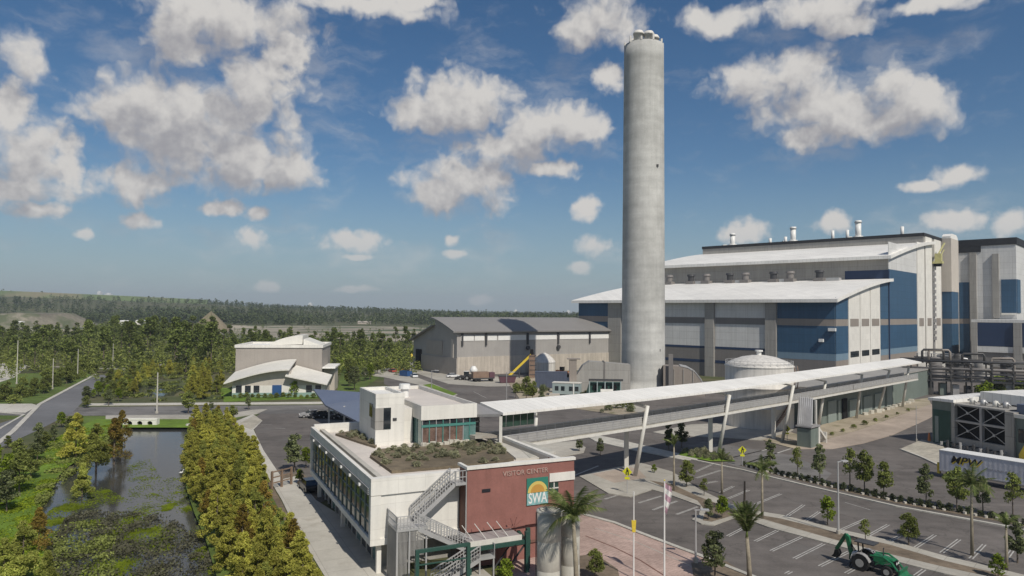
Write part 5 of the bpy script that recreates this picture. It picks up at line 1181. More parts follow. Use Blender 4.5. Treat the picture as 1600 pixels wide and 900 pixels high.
for i in range(9): k = M(); k.box(.4+i*1.02, .7+i*1.02, -.1, 0, .4, 4.7); k.build('rib', 'navy_box', t)
k = M(); k.box(-.06, 9.56, -.06, 3.26, 4.91, 5.0); k.build('roof', 'navy_box', t)
P = on(782, 599); t = thing('open_skip', 'maroon open waste skip at the foot of the yellow boom', 'skip', P, rad(8)); k = M(); k.hexa([(0,0,.2),(4.6,0,.2),(4.6,2.2,.2),(0,2.2,.2)], [(-.5,-.2,2.2),(5.1,-.2,2.2),(5.1,2.4,2.2),(-.5,2.4,2.2)]); k.build('hopper', 'maroon', t); k = M(); k.box(-.6, 5.2, -.3, 2.5, 2.2, 2.4); k.build('rim', 'dark_grey', t)
t = thing('conveyor', 'yellow sloping conveyor boom rising in front of the warehouse', 'conveyor', on(795, 591), 0)
k = M(); k.beam((0, 0, .8), (7.8, 1, 8.3), .9, .8); k.build('boom', 'yellow', t); k = M(); k.beam((0, -.2, 1.4), (7.8, .8, 8.9), .5, .15); k.build('belt', 'rubber', t)
k = M(); k.box(7.0, 9.0, .2, 1.8, 0.05, 8.1); k.build('tower', 'pipe_rust', t); k = M(); k.cyl((7.9, 1, 8.2), (7.9, 1, 10), .7, .5, 10); k.build('head', 'black', t)
k = M(); k.beam((3.6, .4, 0), (3.6, .4, 4), .4); k.build('leg', 'dark_grey', t)
for i in range(5): k = M(); k.box(7.2, 9.5, .1, 1.9, 1.2+i*1.6, 1.4+i*1.6); k.build('platform', 'dark_grey', t)
P = on(851, 585)+Vector((0, 5, 0)); t = thing('storage_dome', 'cream faceted storage silo with conical top in the yard', 'silo', P); k = M(); k.lathe([(4.2, 0), (4.2, 4.2)], 20); k.build('drum', 'tank_white', t); k = M(); k.lathe([(4.4, 4.2), (3.4, 5.6), (1.8, 7.0), (.4, 7.7), (0, 7.7)], 20); k.build('cone_roof', 'tank_white', t)
k = M(); k.beam((-3.7, -1.2, 0), (-1.6, -2.6, 4.4), .25); k.beam((-4.4, -1.4, 0), (-3.0, -2.4, 3), .25); k.build('ladder', 'pipe_rust', t)
P = on(872, 589); t = thing('wheel_loader', 'orange yellow wheel loader parked beside the cream silo', 'loader', P, rad(-20))
k = M(); k.hexa([(-1,0,1),(4,0,1),(4,2.2,1),(-1,2.2,1)], [(-1,.2,2.4),(3.2,.2,2.0),(3.2,2,2.0),(-1,2,2.4)]); k.build('body', 'orange', t); k = M(); k.box(.4, 1.9, .4, 1.8, 2.3, 3.6); k.build('cab', 'glass_dark', t)
for x in (-.2, 3):
    for y in (0, 2.2): k = M(); k.cyl((x, y-.25, .75), (x, y+.25, .75), .75, .75, 14); k.build('wheel', 'rubber', t)
k = M(); k.hexa([(4.6,-.3,.2),(6,-.3,.2),(6,2.5,.2),(4.6,2.5,.2)], [(4.6,-.3,1.6),(5.2,-.3,1.6),(5.2,2.5,1.6),(4.6,2.5,1.6)]); k.beam((2.8,.5,1.8), (4.8,.5,1), .3); k.beam((2.8,1.7,1.8), (4.8,1.7,1), .3); k.build('bucket', 'white_paint', t)
def machine(px, py, rz, body, label, name='farm_loader', cat='loader'):
    t = thing(name, label, cat, on(px, py), rz)
    k = M(); k.hexa([(-1.8,-.7,.9),(1.8,-.7,.9),(1.8,.7,.9),(-1.8,.7,.9)], [(-1.7,-.6,1.7),(1.6,-.6,1.5),(1.6,.6,1.5),(-1.7,.6,1.7)]); k.build('body', body, t)
    k = M(); k.box(-1.1, .3, -.6, .6, 1.7, 2.9); k.build('cab', 'glass_dark', t); k = M(); k.box(-1.2, .4, -.7, .7, 2.91, 3.05); k.build('roof', 'white_paint', t)
    for x, r in ((-1.1, .85), (1.3, .6)):
        for y in (-.9, .9): k = M(); k.cyl((x, y-.22, r), (x, y+.22, r), r, r, 14); w = k.build('wheel', 'rubber', t); k = M(); k.cyl((x, y-.25, r), (x, y+.25, r), r*.5, r*.5, 10); k.build('rim', 'rim', w)
    k = M(); k.beam((1.4, -.5, 1.6), (3.0, -.5, .7), .2); k.beam((1.4, .5, 1.6), (3.0, .5, .7), .2); k.build('lift_arm', body, t)
    k = M(); k.hexa([(2.9,-1,.15),(3.8,-1,.15),(3.8,1,.15),(2.9,1,.15)], [(2.8,-1,1),(3.1,-1,1),(3.1,1,1),(2.8,1,1)]); k.build('bucket', 'dark_grey', t)
machine(727, 594, rad(160), 'dark_grey', 'dark grey loader parked left of the brown truck at the warehouse')
t = thing('stake_truck', 'brown flat topped truck parked in the warehouse shadow edge', 'truck', on(756, 596), rad(20))
k = M(); k.box(-4, 3.2, -1.2, 1.2, .9, 1.3); k.build('chassis', 'dark_grey', t); k = M(); k.box(-4, 1.4, -1.2, 1.2, 1.3, 3.2); k.build('cargo_box', 'pipe_rust', t); k = M(); k.box(1.6, 3.4, -1.1, 1.1, 1.0, 3.0); k.build('cab', 'maroon', t); k = M(); k.box(2.4, 3.45, -1, 1, 2.0, 2.8); k.build('windscreen', 'glass_dark', t)
for x in (-3, -1.8, 2.4):
    for y in (-1.1, 1.1): k = M(); k.cyl((x, y-.18, .5), (x, y+.18, .5), .5, .5, 12); k.build('wheel', 'rubber', t)
t = thing('mixer_truck', 'white drum cement mixer beside the dark grey loader', 'mixer', on(740, 592), rad(30)); k = M(); k.lathe([(.5, 1.6), (1.3, 2.4), (1.35, 3.2), (.7, 4.2), (.4, 4.4)], 14); k.build('drum', 'white_paint', t, True); k = M(); k.box(-1.5, 1.5, -.9, .9, .6, 1.6); k.build('frame', 'dark_grey', t)
for x in (-1, 1):
    for y in (-.9, .9): k = M(); k.cyl((x, y-.15, .45), (x, y+.15, .45), .45, .45, 12); k.build('wheel', 'rubber', t)
car('car_white', 'white car by the corner of the taupe warehouse', on(708, 590), rad(20))
car('red_paint', 'red car at the left end of the yard parking row', on(613, 582), rad(120), 'cars in the yard parking row'); car('orange', 'orange car behind the red car in the yard row', on(624, 580), rad(120), 'cars in the yard parking row')
t = thing('dump_container', 'blue open container at the right end of the yard row', 'container', on(634, 588), rad(-42)); k = M(); k.box(-2.1, 2.1, -1.1, -1.0, .2, 1.9); k.box(-2.1, 2.1, 1.0, 1.1, .2, 1.9); k.box(-2.1, -2.0, -1, 1, .2, 1.9); k.box(2.0, 2.1, -1, 1, .2, 1.9); k.box(-2, 2, -1, 1, .2, .4); k.build('hopper', 'blue_paint', t); k = M(); k.box(-2, 2, -1, 1, .4, 1.5); k.build('debris', 'pipe_rust', t)
car('car_white', 'white car right of the blue container in the yard', on(647, 590), rad(110)); car('maroon', 'dark red car beside the red car in the yard', on(634, 584), rad(118))
for px, py, lb in ((800,620,'left'),(811,622,'right')):
    pass
for i, (px, py, h_, lab) in enumerate(((791,640,10.5,'slim grey lamp post at the right edge of the dark yard'),(674,612,8.5,'grey lamp post on the grass strip behind the white roof'))):
    b = on(px, py+22); t = thing('lamp_post', lab, 'lamp post', b); k = M(); k.tube([(0,0,0), (0,0,h_)], [.12, .07], 8); k.build('pole', 'steel_grey', t); k = M(); k.beam((-.1,0,h_), (1.3,0,h_+.1), .1); k.build('arm', 'steel_grey', t); k = M(); k.box(.7, 1.7, -.2, .2, h_, h_+.16); k.build('lamp_head', 'galv', t)

# ------------------------------------------------------------------ cooling house (right) and pipe rack
c0 = G(1457, 692); c1 = G(1600, 720); ca = math.atan2((c1-c0).y, (c1-c0).x); 
ch = thing('cooling_house', 'grey green cooling building with white roof and black crossbraced fan openings', 'building', c0, ca)
def cx(px): return colt(px, c0, (math.cos(ca), math.sin(ca)))
def czz(px, py): x = cx(px); return AT(px, py, c0.y+math.sin(ca)*x).z
Hh = czz(1470, 623)
xA, xB, xC, xD = cx(1492), cx(1532), cx(1570), cx(1584); xE = cx(1660)
def cb(name, m_, *b): k = M(); k.box(*b); return k.build(name, m_, ch)
zo0, zo1 = czz(1532, 690), czz(1532, 636)
cb('left_wall', 'green_wall', 0, xA-.6, 0, 20, 0, Hh-.5); cb('door_panel', 'green_wall_pale', .6, 1.3, -.12, 0, .3, Hh-3.2); cb('wall_panel', 'green_steel', .25, xA-1.1, -.06, 0, 0, Hh-2)
cb('pier', 'panel_grey', xA-.6, xA, -.4, 10, 0, Hh-.4); cb('pier', 'panel_grey', xC, xD, -.4, 10, 0, Hh-.7); cb('pier', 'steel_grey', xB-.2, xB+.2, -.35, .6, .6, zo1+.05)
cb('head_beam', 'panel_grey', xA, xC, -.3, 10, zo1, Hh-.78); cb('sill_beam', 'panel_grey', xA, xC, -.3, 10, 0, zo0)
cb('fan_chamber', 'black', xA, xC, .35, 9.5, zo0, zo1)
zm = (zo0+zo1)/2
cb('mid_beam', 'steel_grey', xA, xC, -.25, .5, zm-.18, zm+.18)
for (a, b) in ((xA, xB-.2), (xB+.2, xC)):
    for (z0, z1) in ((zo0+.05, zm-.2), (zm+.2, zo1-.05)):
        k = M(); k.beam((a, -.1, z0), (b, -.1, z1), .1); k.beam((a, .06, z1), (b, .06, z0), .1); k.box((a+b)/2-.2, (a+b)/2+.2, -.24, -.17, (z0+z1)/2-.2, (z0+z1)/2+.2); k.build('cross_brace', 'galv', ch)
cb('right_wall', 'green_wall', xD, xE, 0, 16, 0, Hh-1.2); cb('window', 'glass_dark', xD+.5, xE, -.1, 0, 2.8, Hh-3.2); cb('fascia', 'white_wall', xD, xE, -.3, 0, Hh-1.5, Hh-.9)
k = M(); k.hexa([(-.4,-.5,Hh-.48),(xA-.1,-.5,Hh-.38),(xA-.1,12,Hh-.3),(-.4,12,Hh-.48)], [(-.4,-.5,Hh),(xA-.1,-.5,Hh+.1),(xA-.1,12,Hh+.9),(-.4,12,Hh+.4)]); k.build('roof', 'white_roof', ch)
k = M(); k.box(xA, xC+1, 6, 17, Hh-.3, Hh+1.4); k.build('roof', 'white_roof', ch); k = M(); k.box(xC+1.02, xE, 1, 16, Hh-1.1, Hh+.6); k.build('roof', 'solar_blue', ch)
cb('roof_deck', 'panel_grey', xA, xC, 0, 6, Hh-.78, Hh-.5)
for i, (x, y, m_) in enumerate(((xA+1.5, 2.0, 'white_steel'), (xA+3.6, 1.8, 'galv'), (xB+.8, 2.2, 'white_steel'), (xB+2.4, 2.4, 'galv'))):
    k = M(); k.cyl((x, y, Hh-.5), (x, y, Hh+.5), .45, .4, 10); k.tube([(x-.8, y, Hh+.1), (x, y, Hh+.5), (x+.8, y, Hh-.1)], .16, 7); k.build('roof_pump', m_, ch, True)
for i in range(10): x = xA-1.6+i*(xC-xA+3)/10; k = M(); k.cyl((x, -1.6, 0), (x, -1.6, 1.3 if i % 2 else .9), .22, .2, 8); k.beam((x, -1.6, .8), (x, -.5, .8), .2); k.build('pump_pipe', 'dark_grey' if i % 3 else 'galv', ch)
t = thing('yellow_hoist', 'yellow slanting lifting arm beside the right pier of the cooling building', 'hoist', c0+Vector((math.cos(ca)*(xD+.6), math.sin(ca)*(xD+.6), 0))+Vector((-.6, -1.6, 0)), ca)
k = M(); k.beam((0, 0, .8), (1.9, 0, 4.4), .9, 1.0); k.build('arm', 'yellow', t); k = M(); k.box(-.4, .5, -.4, .4, .14, .9); k.build('base', 'yellow', t); k = M(); k.box(1.9, 3, -.4, .4, .2, 1.6); k.build('motor', 'pipe_rust', t)
t = thing('traffic_cone', 'orange and yellow marker post left of the cooling building', 'marker post', G(1452, 690)); k = M(); k.cyl((0,0,0), (0,0,1.6), .3, .12, 10); k.build('cone', 'orange', t); k = M(); k.box(-.4, .4, -.4, .4, 0, .1); k.build('base', 'yellow', t)
sheet('plant_yard', gp((1300,600),(1420,570),(1800,560),(1900,640),(1700,690),(1480,640),(1440,628)), .026, 'asphalt')
# pipe rack behind
pr0 = G(1424, 616); pk = thing('pipe_rack', 'dark steel pipe rack crowded with pipes right of the footbridge end', 'pipe rack', pr0, rad(-22))
for i in range(10):
    x = i*5.0
    for y in (0, 7): k = M(); k.beam((x, y, 0), (x, y, 9.2), .35); k.build('post', 'pipe_dark', pk)
    for z in (4.6, 6.9, 9.1): k = M(); k.beam((x, -.4, z), (x, 7.4, z), .3, .4); k.build('beam', 'pipe_dark', pk)
for j, (z, ys_) in enumerate(((5.0, (.6, 1.5, 2.6, 4.2, 6.0)), (7.3, (.3, 1.4, 3.3, 5.2)), (9.5, (.8, 2.3, 4.6, 6.4)))):
    for q, y in enumerate(ys_):
        r = .18+.16*((q*7+j*3) % 4)/2; k = M(); k.cyl((-2, y, z+r), (46-(q*3) % 7, y, z+r), r, r, 10); k.build('pipe', ['pipe_dark', 'panel_dark', 'dark_grey', 'pipe_rust', 'dark_grey'][(q+j) % 5], pk, True)
for z in (4.6, 6.9): k = M(); k.beam((0, -.1, z-.3), (45, -.1, z-.3), .2, .4); k.build('runner', 'dark_grey', pk)
k = M(); k.box(1, 44, .2, 6.8, 4.1, 4.25); k.build('walkway', 'dark_grey', pk)
for i, (x, z0, z1) in enumerate(((3, 9.2, 12.5), (4.6, 9.2, 12.4), (13, 9.2, 11.6), (20, 4.6, 10.5))):
    k = M(); k.tube([(x, 1, z0), (x, 1, z1), (x+.4, 1, z1+.5), (x+5, 1, z1+.6), (x+5.4, 1, z1), (x+5.4, 1, z0)], .34, 9); k.build('riser_loop', 'panel_taupe' if i % 2 else 'pipe_dark', pk, True)
for i in range(14):
    x = 1+i*3.2; k = M(); k.box(x, x+1.6, 1, 4, .05, 2.0+(i*37 % 20)/10); k.build('pump_skid', ['dark_grey', 'pipe_dark', 'green_wall', 'steel_grey'][i % 4], pk)
gt = thing('white_gantry', 'grey service platform with rails at the foot of the white flank', 'platform', G(1436, 592), rad(-22))
k = M(); k.box(-1, 11, 0, 4, 7.6, 8.0); k.build('deck', 'pipe_dark', gt)
for x in (-.5, 4, 7, 10.6): k = M(); k.beam((x, .2, 0), (x, .2, 9.4), .35); k.build('post', 'pipe_dark', gt)
k = M(); k.beam((-1, 0, 9.3), (11, 0, 9.3), .2); k.beam((-1, 0, 8.7), (11, 0, 8.7), .12); k.build('railing', 'galv', gt)
for x in (0, 3.6, 6.2): k = M(); k.box(x, x+2.4, 1, 4, 3.6, 7.2); k.build('white_cabinet', 'white_wall', gt)
k = M(); k.tube([(6.5, .6, 6), (7.5, .6, 8.6), (15, .6, 7.6), (16, .6, 6.6), (16, .6, 0)], .4, 9); k.build('pipe_loop', 'galv', gt, True)

for i, (px, py, r, h_, lb) in enumerate(((1462,596,2.0,7.5,'grey process vessel behind the left end of the pipe rack'),(1498,597,1.5,9.0,'slim grey process vessel behind the pipe rack, second from left'),(1535,597,2.4,6.2,'squat grey process vessel in the middle behind the pipe rack'),(1572,597,1.7,8.2,'grey process vessel right of the squat one behind the pipe rack'))):
    t = thing('process_vessel', lb, 'vessel', G(px, py), 0, 'vessels behind the pipe rack'); k = M(); k.lathe([(r, 0), (r, h_), (r*.7, h_+r*.45), (0, h_+r*.6)], 20); k.build('shell', ['panel_dark', 'pipe_dark', 'panel_grey', 'dark_grey'][i], t, True)
    k = M(); k.lathe([(r+.5, h_*.7), (r+.5, h_*.7+.15), (r, h_*.7+.15)], 20); k.lathe([(r+.5, h_*.7+1.0), (r+.5, h_*.7+1.1), (r+.45, h_*.7+1.1)], 20); k.build('platform', 'pipe_dark', t)
# ------------------------------------------------------------------ trailer with lettering
t0_ = G(1468, 746); t1_ = G(1640, 778); ta = math.atan2((t1_-t0_).y, (t1_-t0_).x)
tr = thing('box_trailer', 'long white box trailer with black and yellow lettering parked by the cooling building', 'trailer', t0_, ta)
def tz(px, py): x = colt(px, t0_, (math.cos(ta), math.sin(ta))); return AT(px, py, t0_.y+math.sin(ta)*x).z
zb, ztp = 1.05, tz(1470, 704); TL = 14.6
k = M(); k.box(0, TL, 0, 2.6, zb, ztp); k.build('body', 'trailer_white', tr); k = M(); k.box(-.03, TL+.03, -.04, 2.64, ztp, ztp+.07); k.build('roof_rail', 'white_paint', tr); k = M(); k.box(0, TL, -.05, 0, zb-.12, zb+.06); k.build('side_rail', 'galv', tr)
k = M(); k.box(-.05, 0, .1, 2.5, zb+.1, ztp-.1); k.build('rear_door', 'steel_grey', tr); k = M(); k.box(-.4, -.05, .2, .6, .5, zb+1.0); k.build('rear_marker', 'yellow', tr)
k = M(); k.box(.4, TL-.4, .6, 2.0, zb-.3, zb-.13); k.build('chassis', 'dark_grey', tr)
for x in (1.2, 2.5, 12.4):
    for y in (.2, 2.3):
        k = M(); k.cyl((x, y-.2, .5), (x, y+.2, .5), .5, .5, 14); w_ = k.build('wheel', 'rubber', tr); k = M(); k.cyl((x, y-.23, .5), (x, y+.23, .5), .25, .25, 10); k.build('rim', 'rim', w_)
for x in (9.6,): k = M(); k.box(x, x+.2, .3, .5, 0, zb-.3); k.box(x, x+.2, 2.1, 2.3, 0, zb-.3); k.build('landing_leg', 'dark_grey', tr)
lx0, lx1 = colt(1480, t0_, (math.cos(ta), math.sin(ta))), colt(1529, t0_, (math.cos(ta), math.sin(ta)))
hh = (ztp-zb)
for nm, dx, dz, m_, yy_ in (('lettering_shadow', .14, -.16, 'yellow', -.012), ('lettering', 0, 0, 'ink_black', -.024)):
    tm = text_mesh('MPW', hh*.50, .004, .3, .02); tm.materials.append(MATS[m_]); o = place(nm, tm, tr, ((lx0+lx1)/2+dx, yy_, zb+hh*.63+dz)); o.rotation_euler = (math.pi/2, 0, 0)
    xsv = [v.co.x for v in tm.vertices]; o.scale = ((lx1-lx0)/(max(xsv)-min(xsv)), 1.0, 1)
tm = text_mesh('INDUSTRIAL SERVICES', hh*.13, .004); tm.materials.append(MATS['ink_grey']); o = place('small_lettering', tm, tr, (lx1+2.6, -.012, zb+hh*.44)); o.rotation_euler = (math.pi/2, 0, 0)
k = M(); k.box(lx1+5.2, lx1+6.6, -.02, -.002, zb+hh*.25, zb+hh*.6); k.build('dark_panel', 'ink_grey', tr)

# ------------------------------------------------------------------ backhoe tractor
A_ = G(1337, 884); B_ = G(1394, 899); tdir = B_-A_; ta2 = math.atan2(tdir.y, tdir.x)
tc_ = thing('backhoe_tractor', 'green tractor with front loader and raised backhoe parked across stall lines', 'tractor', G(1366, 892), ta2)
k = M(); k.hexa([(.1,-.42,.85),(1.9,-.38,.85),(1.9,.38,.85),(.1,.42,.85)], [(.1,-.40,1.55),(1.75,-.32,1.38),(1.75,.32,1.38),(.1,.40,1.55)]); k.hexa([(.1,-.40,1.551),(1.75,-.32,1.381),(1.75,.32,1.381),(.1,.40,1.551)], [(.15,-.28,1.66),(1.6,-.2,1.5),(1.6,.2,1.5),(.15,.28,1.66)]); k.build('hood', 'tractor_green', tc_)
k = M(); k.box(1.75, 1.95, -.34, .34, .75, 1.34); k.build('grille', 'black', tc_)
for y in (-.2, .2): k = M(); k.box(1.94, 1.98, y-.1, y+.1, 1.1, 1.28); k.build('headlight', 'white_paint', tc_)
k = M(); k.box(-1.5, 1.9, -.3, .3, .45, .86); k.box(-1.3, .2, -.55, .55, .8, 1.0); k.build('chassis', 'dark_grey', tc_)
for y in (-.85, .85):
    k = M(); k.cyl((-.85, y-.24, .72), (-.85, y+.24, .72), .72, .72, 22); w_ = k.build('rear_wheel', 'rubber', tc_); k = M(); k.cyl((-.85, y-.26, .72), (-.85, y+.26, .72), .36, .36, 14); k.build('rim', 'rim', w_)
    k = M(); k.cyl((1.35, y*.92-.17, .46), (1.35, y*.92+.17, .46), .46, .46, 18); w_ = k.build('front_wheel', 'rubber', tc_); k = M(); k.cyl((1.35, y*.92-.19, .46), (1.35, y*.92+.19, .46), .25, .25, 12); k.build('rim', 'rim', w_)
    k = M(); yy0, yy1 = y-.24, y+.24
    pf = [(-.85+.86*math.cos(a), .72+.86*math.sin(a)) for a in [.25+i*.33 for i in range(9)]]; k.exty(pf+[(-.85+.80*math.cos(a), .72+.80*math.sin(a)) for a in [.25+i*.33 for i in range(9)]][::-1], yy0, yy1); k.build('mudguard', 'steel_grey', tc_)
k = M(); k.box(-.8, -.3, -.28, .28, 1.05, 1.25); k.box(-.95, -.78, -.28, .28, 1.05, 1.7); k.build('seat', 'black', tc_)
k = M(); k.tube([(.1, 0, 1.5), (-.1, 0, 1.75)], .04, 6); k.lathe([(.2, 1.76), (.24, 1.78), (.2, 1.8)], 14, (-.12, 0)); k.build('steering_wheel', 'black', tc_)
for y in (-.5, .5): k = M(); k.beam((-1.1, y, 1.0), (-1.2, y, 2.35), .1); k.build('roll_post', 'black', tc_)
k = M(); k.box(-1.5, .2, -.62, .62, 2.36, 2.45); k.build('canopy', 'dark_grey', tc_)
for y in (-.62, .62): k = M(); k.tube([(-.1, y, 1.5), (1.0, y, 1.62), (1.7, y, 1.25), (2.35, y, .45)], .09, 6); k.beam((.3, y, .8), (1.3, y, 1.4), .09); k.build('loader_arm', 'tractor_green', tc_)
k = M(); k.exty([(2.3, .25), (2.45, .12), (3.15, .10), (2.6, .2), (2.42, .5), (2.5, .85), (2.35, .85)], -.95, .95); k.build('bucket', 'tractor_green', tc_)
k = M(); k.beam((-1.5, 0, .75), (-2.1, 0, .8), .5, .5); k.build('swing_post', 'tractor_dark', tc_)
k = M(); k.exty([(-2.05, .75), (-1.75, .8), (-1.95, 1.7), (-2.15, 2.55), (-2.4, 2.75), (-2.5, 2.6), (-2.3, 1.7)], -.16, .16); k.build('boom', 'tractor_green', tc_)
k = M(); k.beam((-2.42, 0, 2.7), (-3.35, 0, 1.1), .2, .3); k.beam((-2.0, .0, 1.4), (-2.32, 0, 2.3), .12); k.build('dipper_arm', 'tractor_dark', tc_)
k = M(); k.exty([(-3.4, 1.1), (-3.1, 1.15), (-2.95, .75), (-3.2, .4), (-3.7, .45), (-3.5, .7)], -.28, .28); k.build('digging_bucket', 'black', tc_)
for y in (-.9, .9): k = M(); k.beam((-1.7, y*.5, .8), (-1.9, y*1.1, .08), .16); k.box(-2.1, -1.7, y*1.1-.2, y*1.1+.2, .02, .09); k.build('stabiliser', 'dark_grey', tc_)
k = M(); k.hexa([(-1.9,-.45,.8),(-1.5,-.45,.8),(-1.5,.45,.8),(-1.9,.45,.8)], [(-1.75,-.4,1.35),(-1.5,-.4,1.35),(-1.5,.4,1.35),(-1.75,.4,1.35)]); k.build('control_box', 'white_paint', tc_)

for y in (-.12, .12, .05):
    k = M(); k.tube([(-1.5, y, 1.2), (-1.9, y, 1.7), (-2.15, y+.05, 2.3), (-2.45, y, 2.72)], .03, 5); k.build('hose', 'black', tc_)
k = M(); k.tube([(.9, -.3, 1.55), (.9, -.3, 2.25), (.95, -.3, 2.35)], .05, 7); k.build('exhaust', 'dark_grey', tc_)
for y in (-.62, .62): k = M(); k.box(-.25, .15, y-.14, y+.14, .5, .55); k.build('footstep', 'dark_grey', tc_)
k = M(); k.beam((1.05, .45, .95), (1.7, .5, 1.2), .08); k.beam((1.05, -.45, .95), (1.7, -.5, 1.2), .08); k.build('cylinder_rod', 'rim', tc_)
# ------------------------------------------------------------------ culvert and small weir at the pond
c = G(218, 667, -.4); cu = thing('culvert', 'white concrete culvert headwall with three round pipe mouths at the pond end', 'culvert', (c.x, c.y, -.5), rad(2))
wv = 25*c.y/F_PX; k = M(); N_ = 12
wv = 6.6*.5/.5
half_w = (243-193)/2*c.y/F_PX; hgt = 13.5*c.y/F_PX
pts_f = []
k = M()
cxs = [-half_w*.62, 0, half_w*.62]; rr = hgt*.31; zc = hgt*.42
xe = [-half_w, -half_w*.31, half_w*.31, half_w]
for i in range(3):
    a, b = xe[i], xe[i+1]; cxx = cxs[i]
    ring = [(cxx+rr*math.cos(t), zc+rr*math.sin(t)) for t in [j*2*math.pi/16 for j in range(16)]]
    sq = []
    for (x, z) in ring:
        dx, dz = x-cxx, z-zc; s = min((b-cxx)/dx if dx > 1e-6 else (a-cxx)/dx if dx < -1e-6 else 1e9, (hgt-zc)/dz if dz > 1e-6 else (0-zc)/dz if dz < -1e-6 else 1e9); sq.append((cxx+dx*s, zc+dz*s))
    k.add([(x, 0, z) for x, z in ring]+[(x, 0, z) for x, z in sq]+[(x, 1.2, z) for x, z in ring], [(j, (j+1) % 16, 16+(j+1) % 16, 16+j) for j in range(16)]+[(j, 32+j, 32+(j+1) % 16, (j+1) % 16) for j in range(16)])
    for q in ((a, hgt), (b, hgt), (a, 0), (b, 0)): pass
k.box(-half_w-.05, half_w+.05, .25, .7, hgt-.12, hgt+.05); k.box(-half_w-.15, -half_w, -.1, 1.2, 0, hgt); k.box(half_w, half_w+.15, -.1, 1.2, 0, hgt); k.box(-half_w, half_w, -.05, .12, hgt-.3, hgt+.04)
k.build('headwall', 'white_wall', cu)
for x in cxs: k = M(); k.cyl((x, .5, zc), (x, 1.3, zc), rr+.1, rr+.1, 14); k.build('pipe_mouth', 'black', cu)
k = M(); k.box(-half_w, half_w, -1.2, -.1, .05, .2); k.build('apron', 'concrete', cu)
t = thing('outlet_slab', 'small white concrete outlet slab on the grass right of the culvert', 'outlet', G(300, 664), rad(35)); k = M(); k.hexa([(-1.2,-.5,-.1),(1.4,-.5,-.1),(1.4,.5,-.1),(-1.2,.5,-.1)], [(-1.0,-.4,.25),(1.3,-.4,.45),(1.3,.4,.45),(-1.0,.4,.25)]); k.build('slab', 'concrete_white', t)
t = thing('white_egret', 'small white bird standing at the right edge of the pond', 'bird', G(283, 743, -.4)); k = M(); k.tube([(-.35,0,.35), (-.1,0,.42), (.15,0,.45), (.25,0,.62), (.24,0,.8), (.34,0,.86), (.46,0,.84)], [.03, .13, .11, .045, .03, .045, .008], 8); k.build('body', 'white_paint', t, True); k = M(); k.cyl((0,.05,-.1), (0,.05,.35), .012, .012, 5); k.cyl((.04,-.05,-.1), (.04,-.05,.35), .012, .012, 5); k.build('legs', 'black', t)
# wooden fence along the walkway
wf = thing('timber_gate', 'brown timber gate frame across the pale walkway', 'gate', G(440, 762), rad(60))
for x in (-1.6, 0, 1.6): k = M(); k.box(x-.12, x+.12, -.12, .12, .1, 2.4); k.build('post', 'wood', wf)
for z in (.8, 1.5, 2.2): k = M(); k.box(-1.7, 1.7, -.05, .05, z, z+.14); k.build('rail', 'wood', wf)
car('car_black', 'dark car parked against the left end of the white building', G(482, 766), rad(120))

# ------------------------------------------------------------------ poles and signs
def pole(px, py, top_px, top_py, label, lamp=True, m_='galv', group=None, name='lamp_post', r=.09):
    b = G(px, py); h_ = AT(top_px, top_py, b.y).z; t = thing(name, label, 'lamp post', b, rad(random.uniform(-20, 20)), group)
    k = M(); k.tube([(0,0,-.05), (0,0,h_)], [r*1.3, r*.75], 8); k.build('pole', m_, t); k = M(); k.cyl((0,0,0), (0,0,.5), r*2.4, r*2.4, 10); k.build('footing', 'concrete', t)
    if lamp: k = M(); k.beam((-.1,0,h_), (1.0,0,h_+.06), .08); k.build('arm', m_, t); k = M(); k.box(.45, 1.2, -.2, .2, h_-.03, h_+.12); k.build('lamp_head', 'galv', t)
    return t
pole(1310, 836, 1321, 722, 'tall lamp post on the median between the two stall rows')
pole(1087, 880, 1094, 797, 'slender grey lamp post beside the paved plaza kerb', True)
pole(245, 646, 245, 582, 'pale pole beside the crossroad above the culvert', False, 'concrete_white', None, 'street_pole', .14)
for i, (px, py, ty) in enumerate(((26,600,532),(82,608,560),(121,592,545),(176,578,537),(283,560,512))): pole(px, py, px, ty, ['leftmost grey roadside pole before the pine wood','second grey roadside pole from the left before the wood','third roadside pole from the left, by the road bend','pole where the side road meets the wood','rightmost tall pole rising among the pines'][i], False, 'concrete_white', 'poles along the side road', 'street_pole', .12)
pole(1432, 690, 1432, 634, 'thin grey post on the road edge left of the cooling building', False, 'galv', None, 'street_pole', .06)
# flagpole with a drooping flag
b = G(1038, 915); h_ = AT(1052, 752, b.y).z; t = thing('flagpole', 'white flagpole with drooping pink and white flag beside the plaza', 'flagpole', b)
k = M(); k.tube([(0,0,0), (.0,0,h_)], [.09, .05], 8); k.build('pole', 'white_paint', t); k = M(); k.lathe([(0, h_+.16), (.09, h_+.08), (0, h_)], 8); k.build('finial', 'yellow', t)
k = M()
for i in range(6):
    for j in range(5):
        f_ = lambda u, v: (.05+.55*u*(.5+.5*math.cos(v*2))+.05*math.sin(v*5), .10*math.sin(u*9+v*2), h_-.15-2.3*v-.35*u)
        k.c = 1 if j % 2 else 0; k.add([f_(i/6, j/5), f_((i+1)/6, j/5), f_((i+1)/6, (j+1)/5), f_(i/6, (j+1)/5)], [(0, 1, 2, 3)])
k.build('flag', ['pink', 'white_paint'], t)
b = G(990, 905); t = thing('banner_pole', 'slim white pole with small yellow banner by the plaza edge', 'pole', b); h_ = AT(997, 768, b.y).z; k = M(); k.tube([(0,0,0), (0,0,h_)], [.075, .045], 8); k.build('pole', 'white_paint', t)
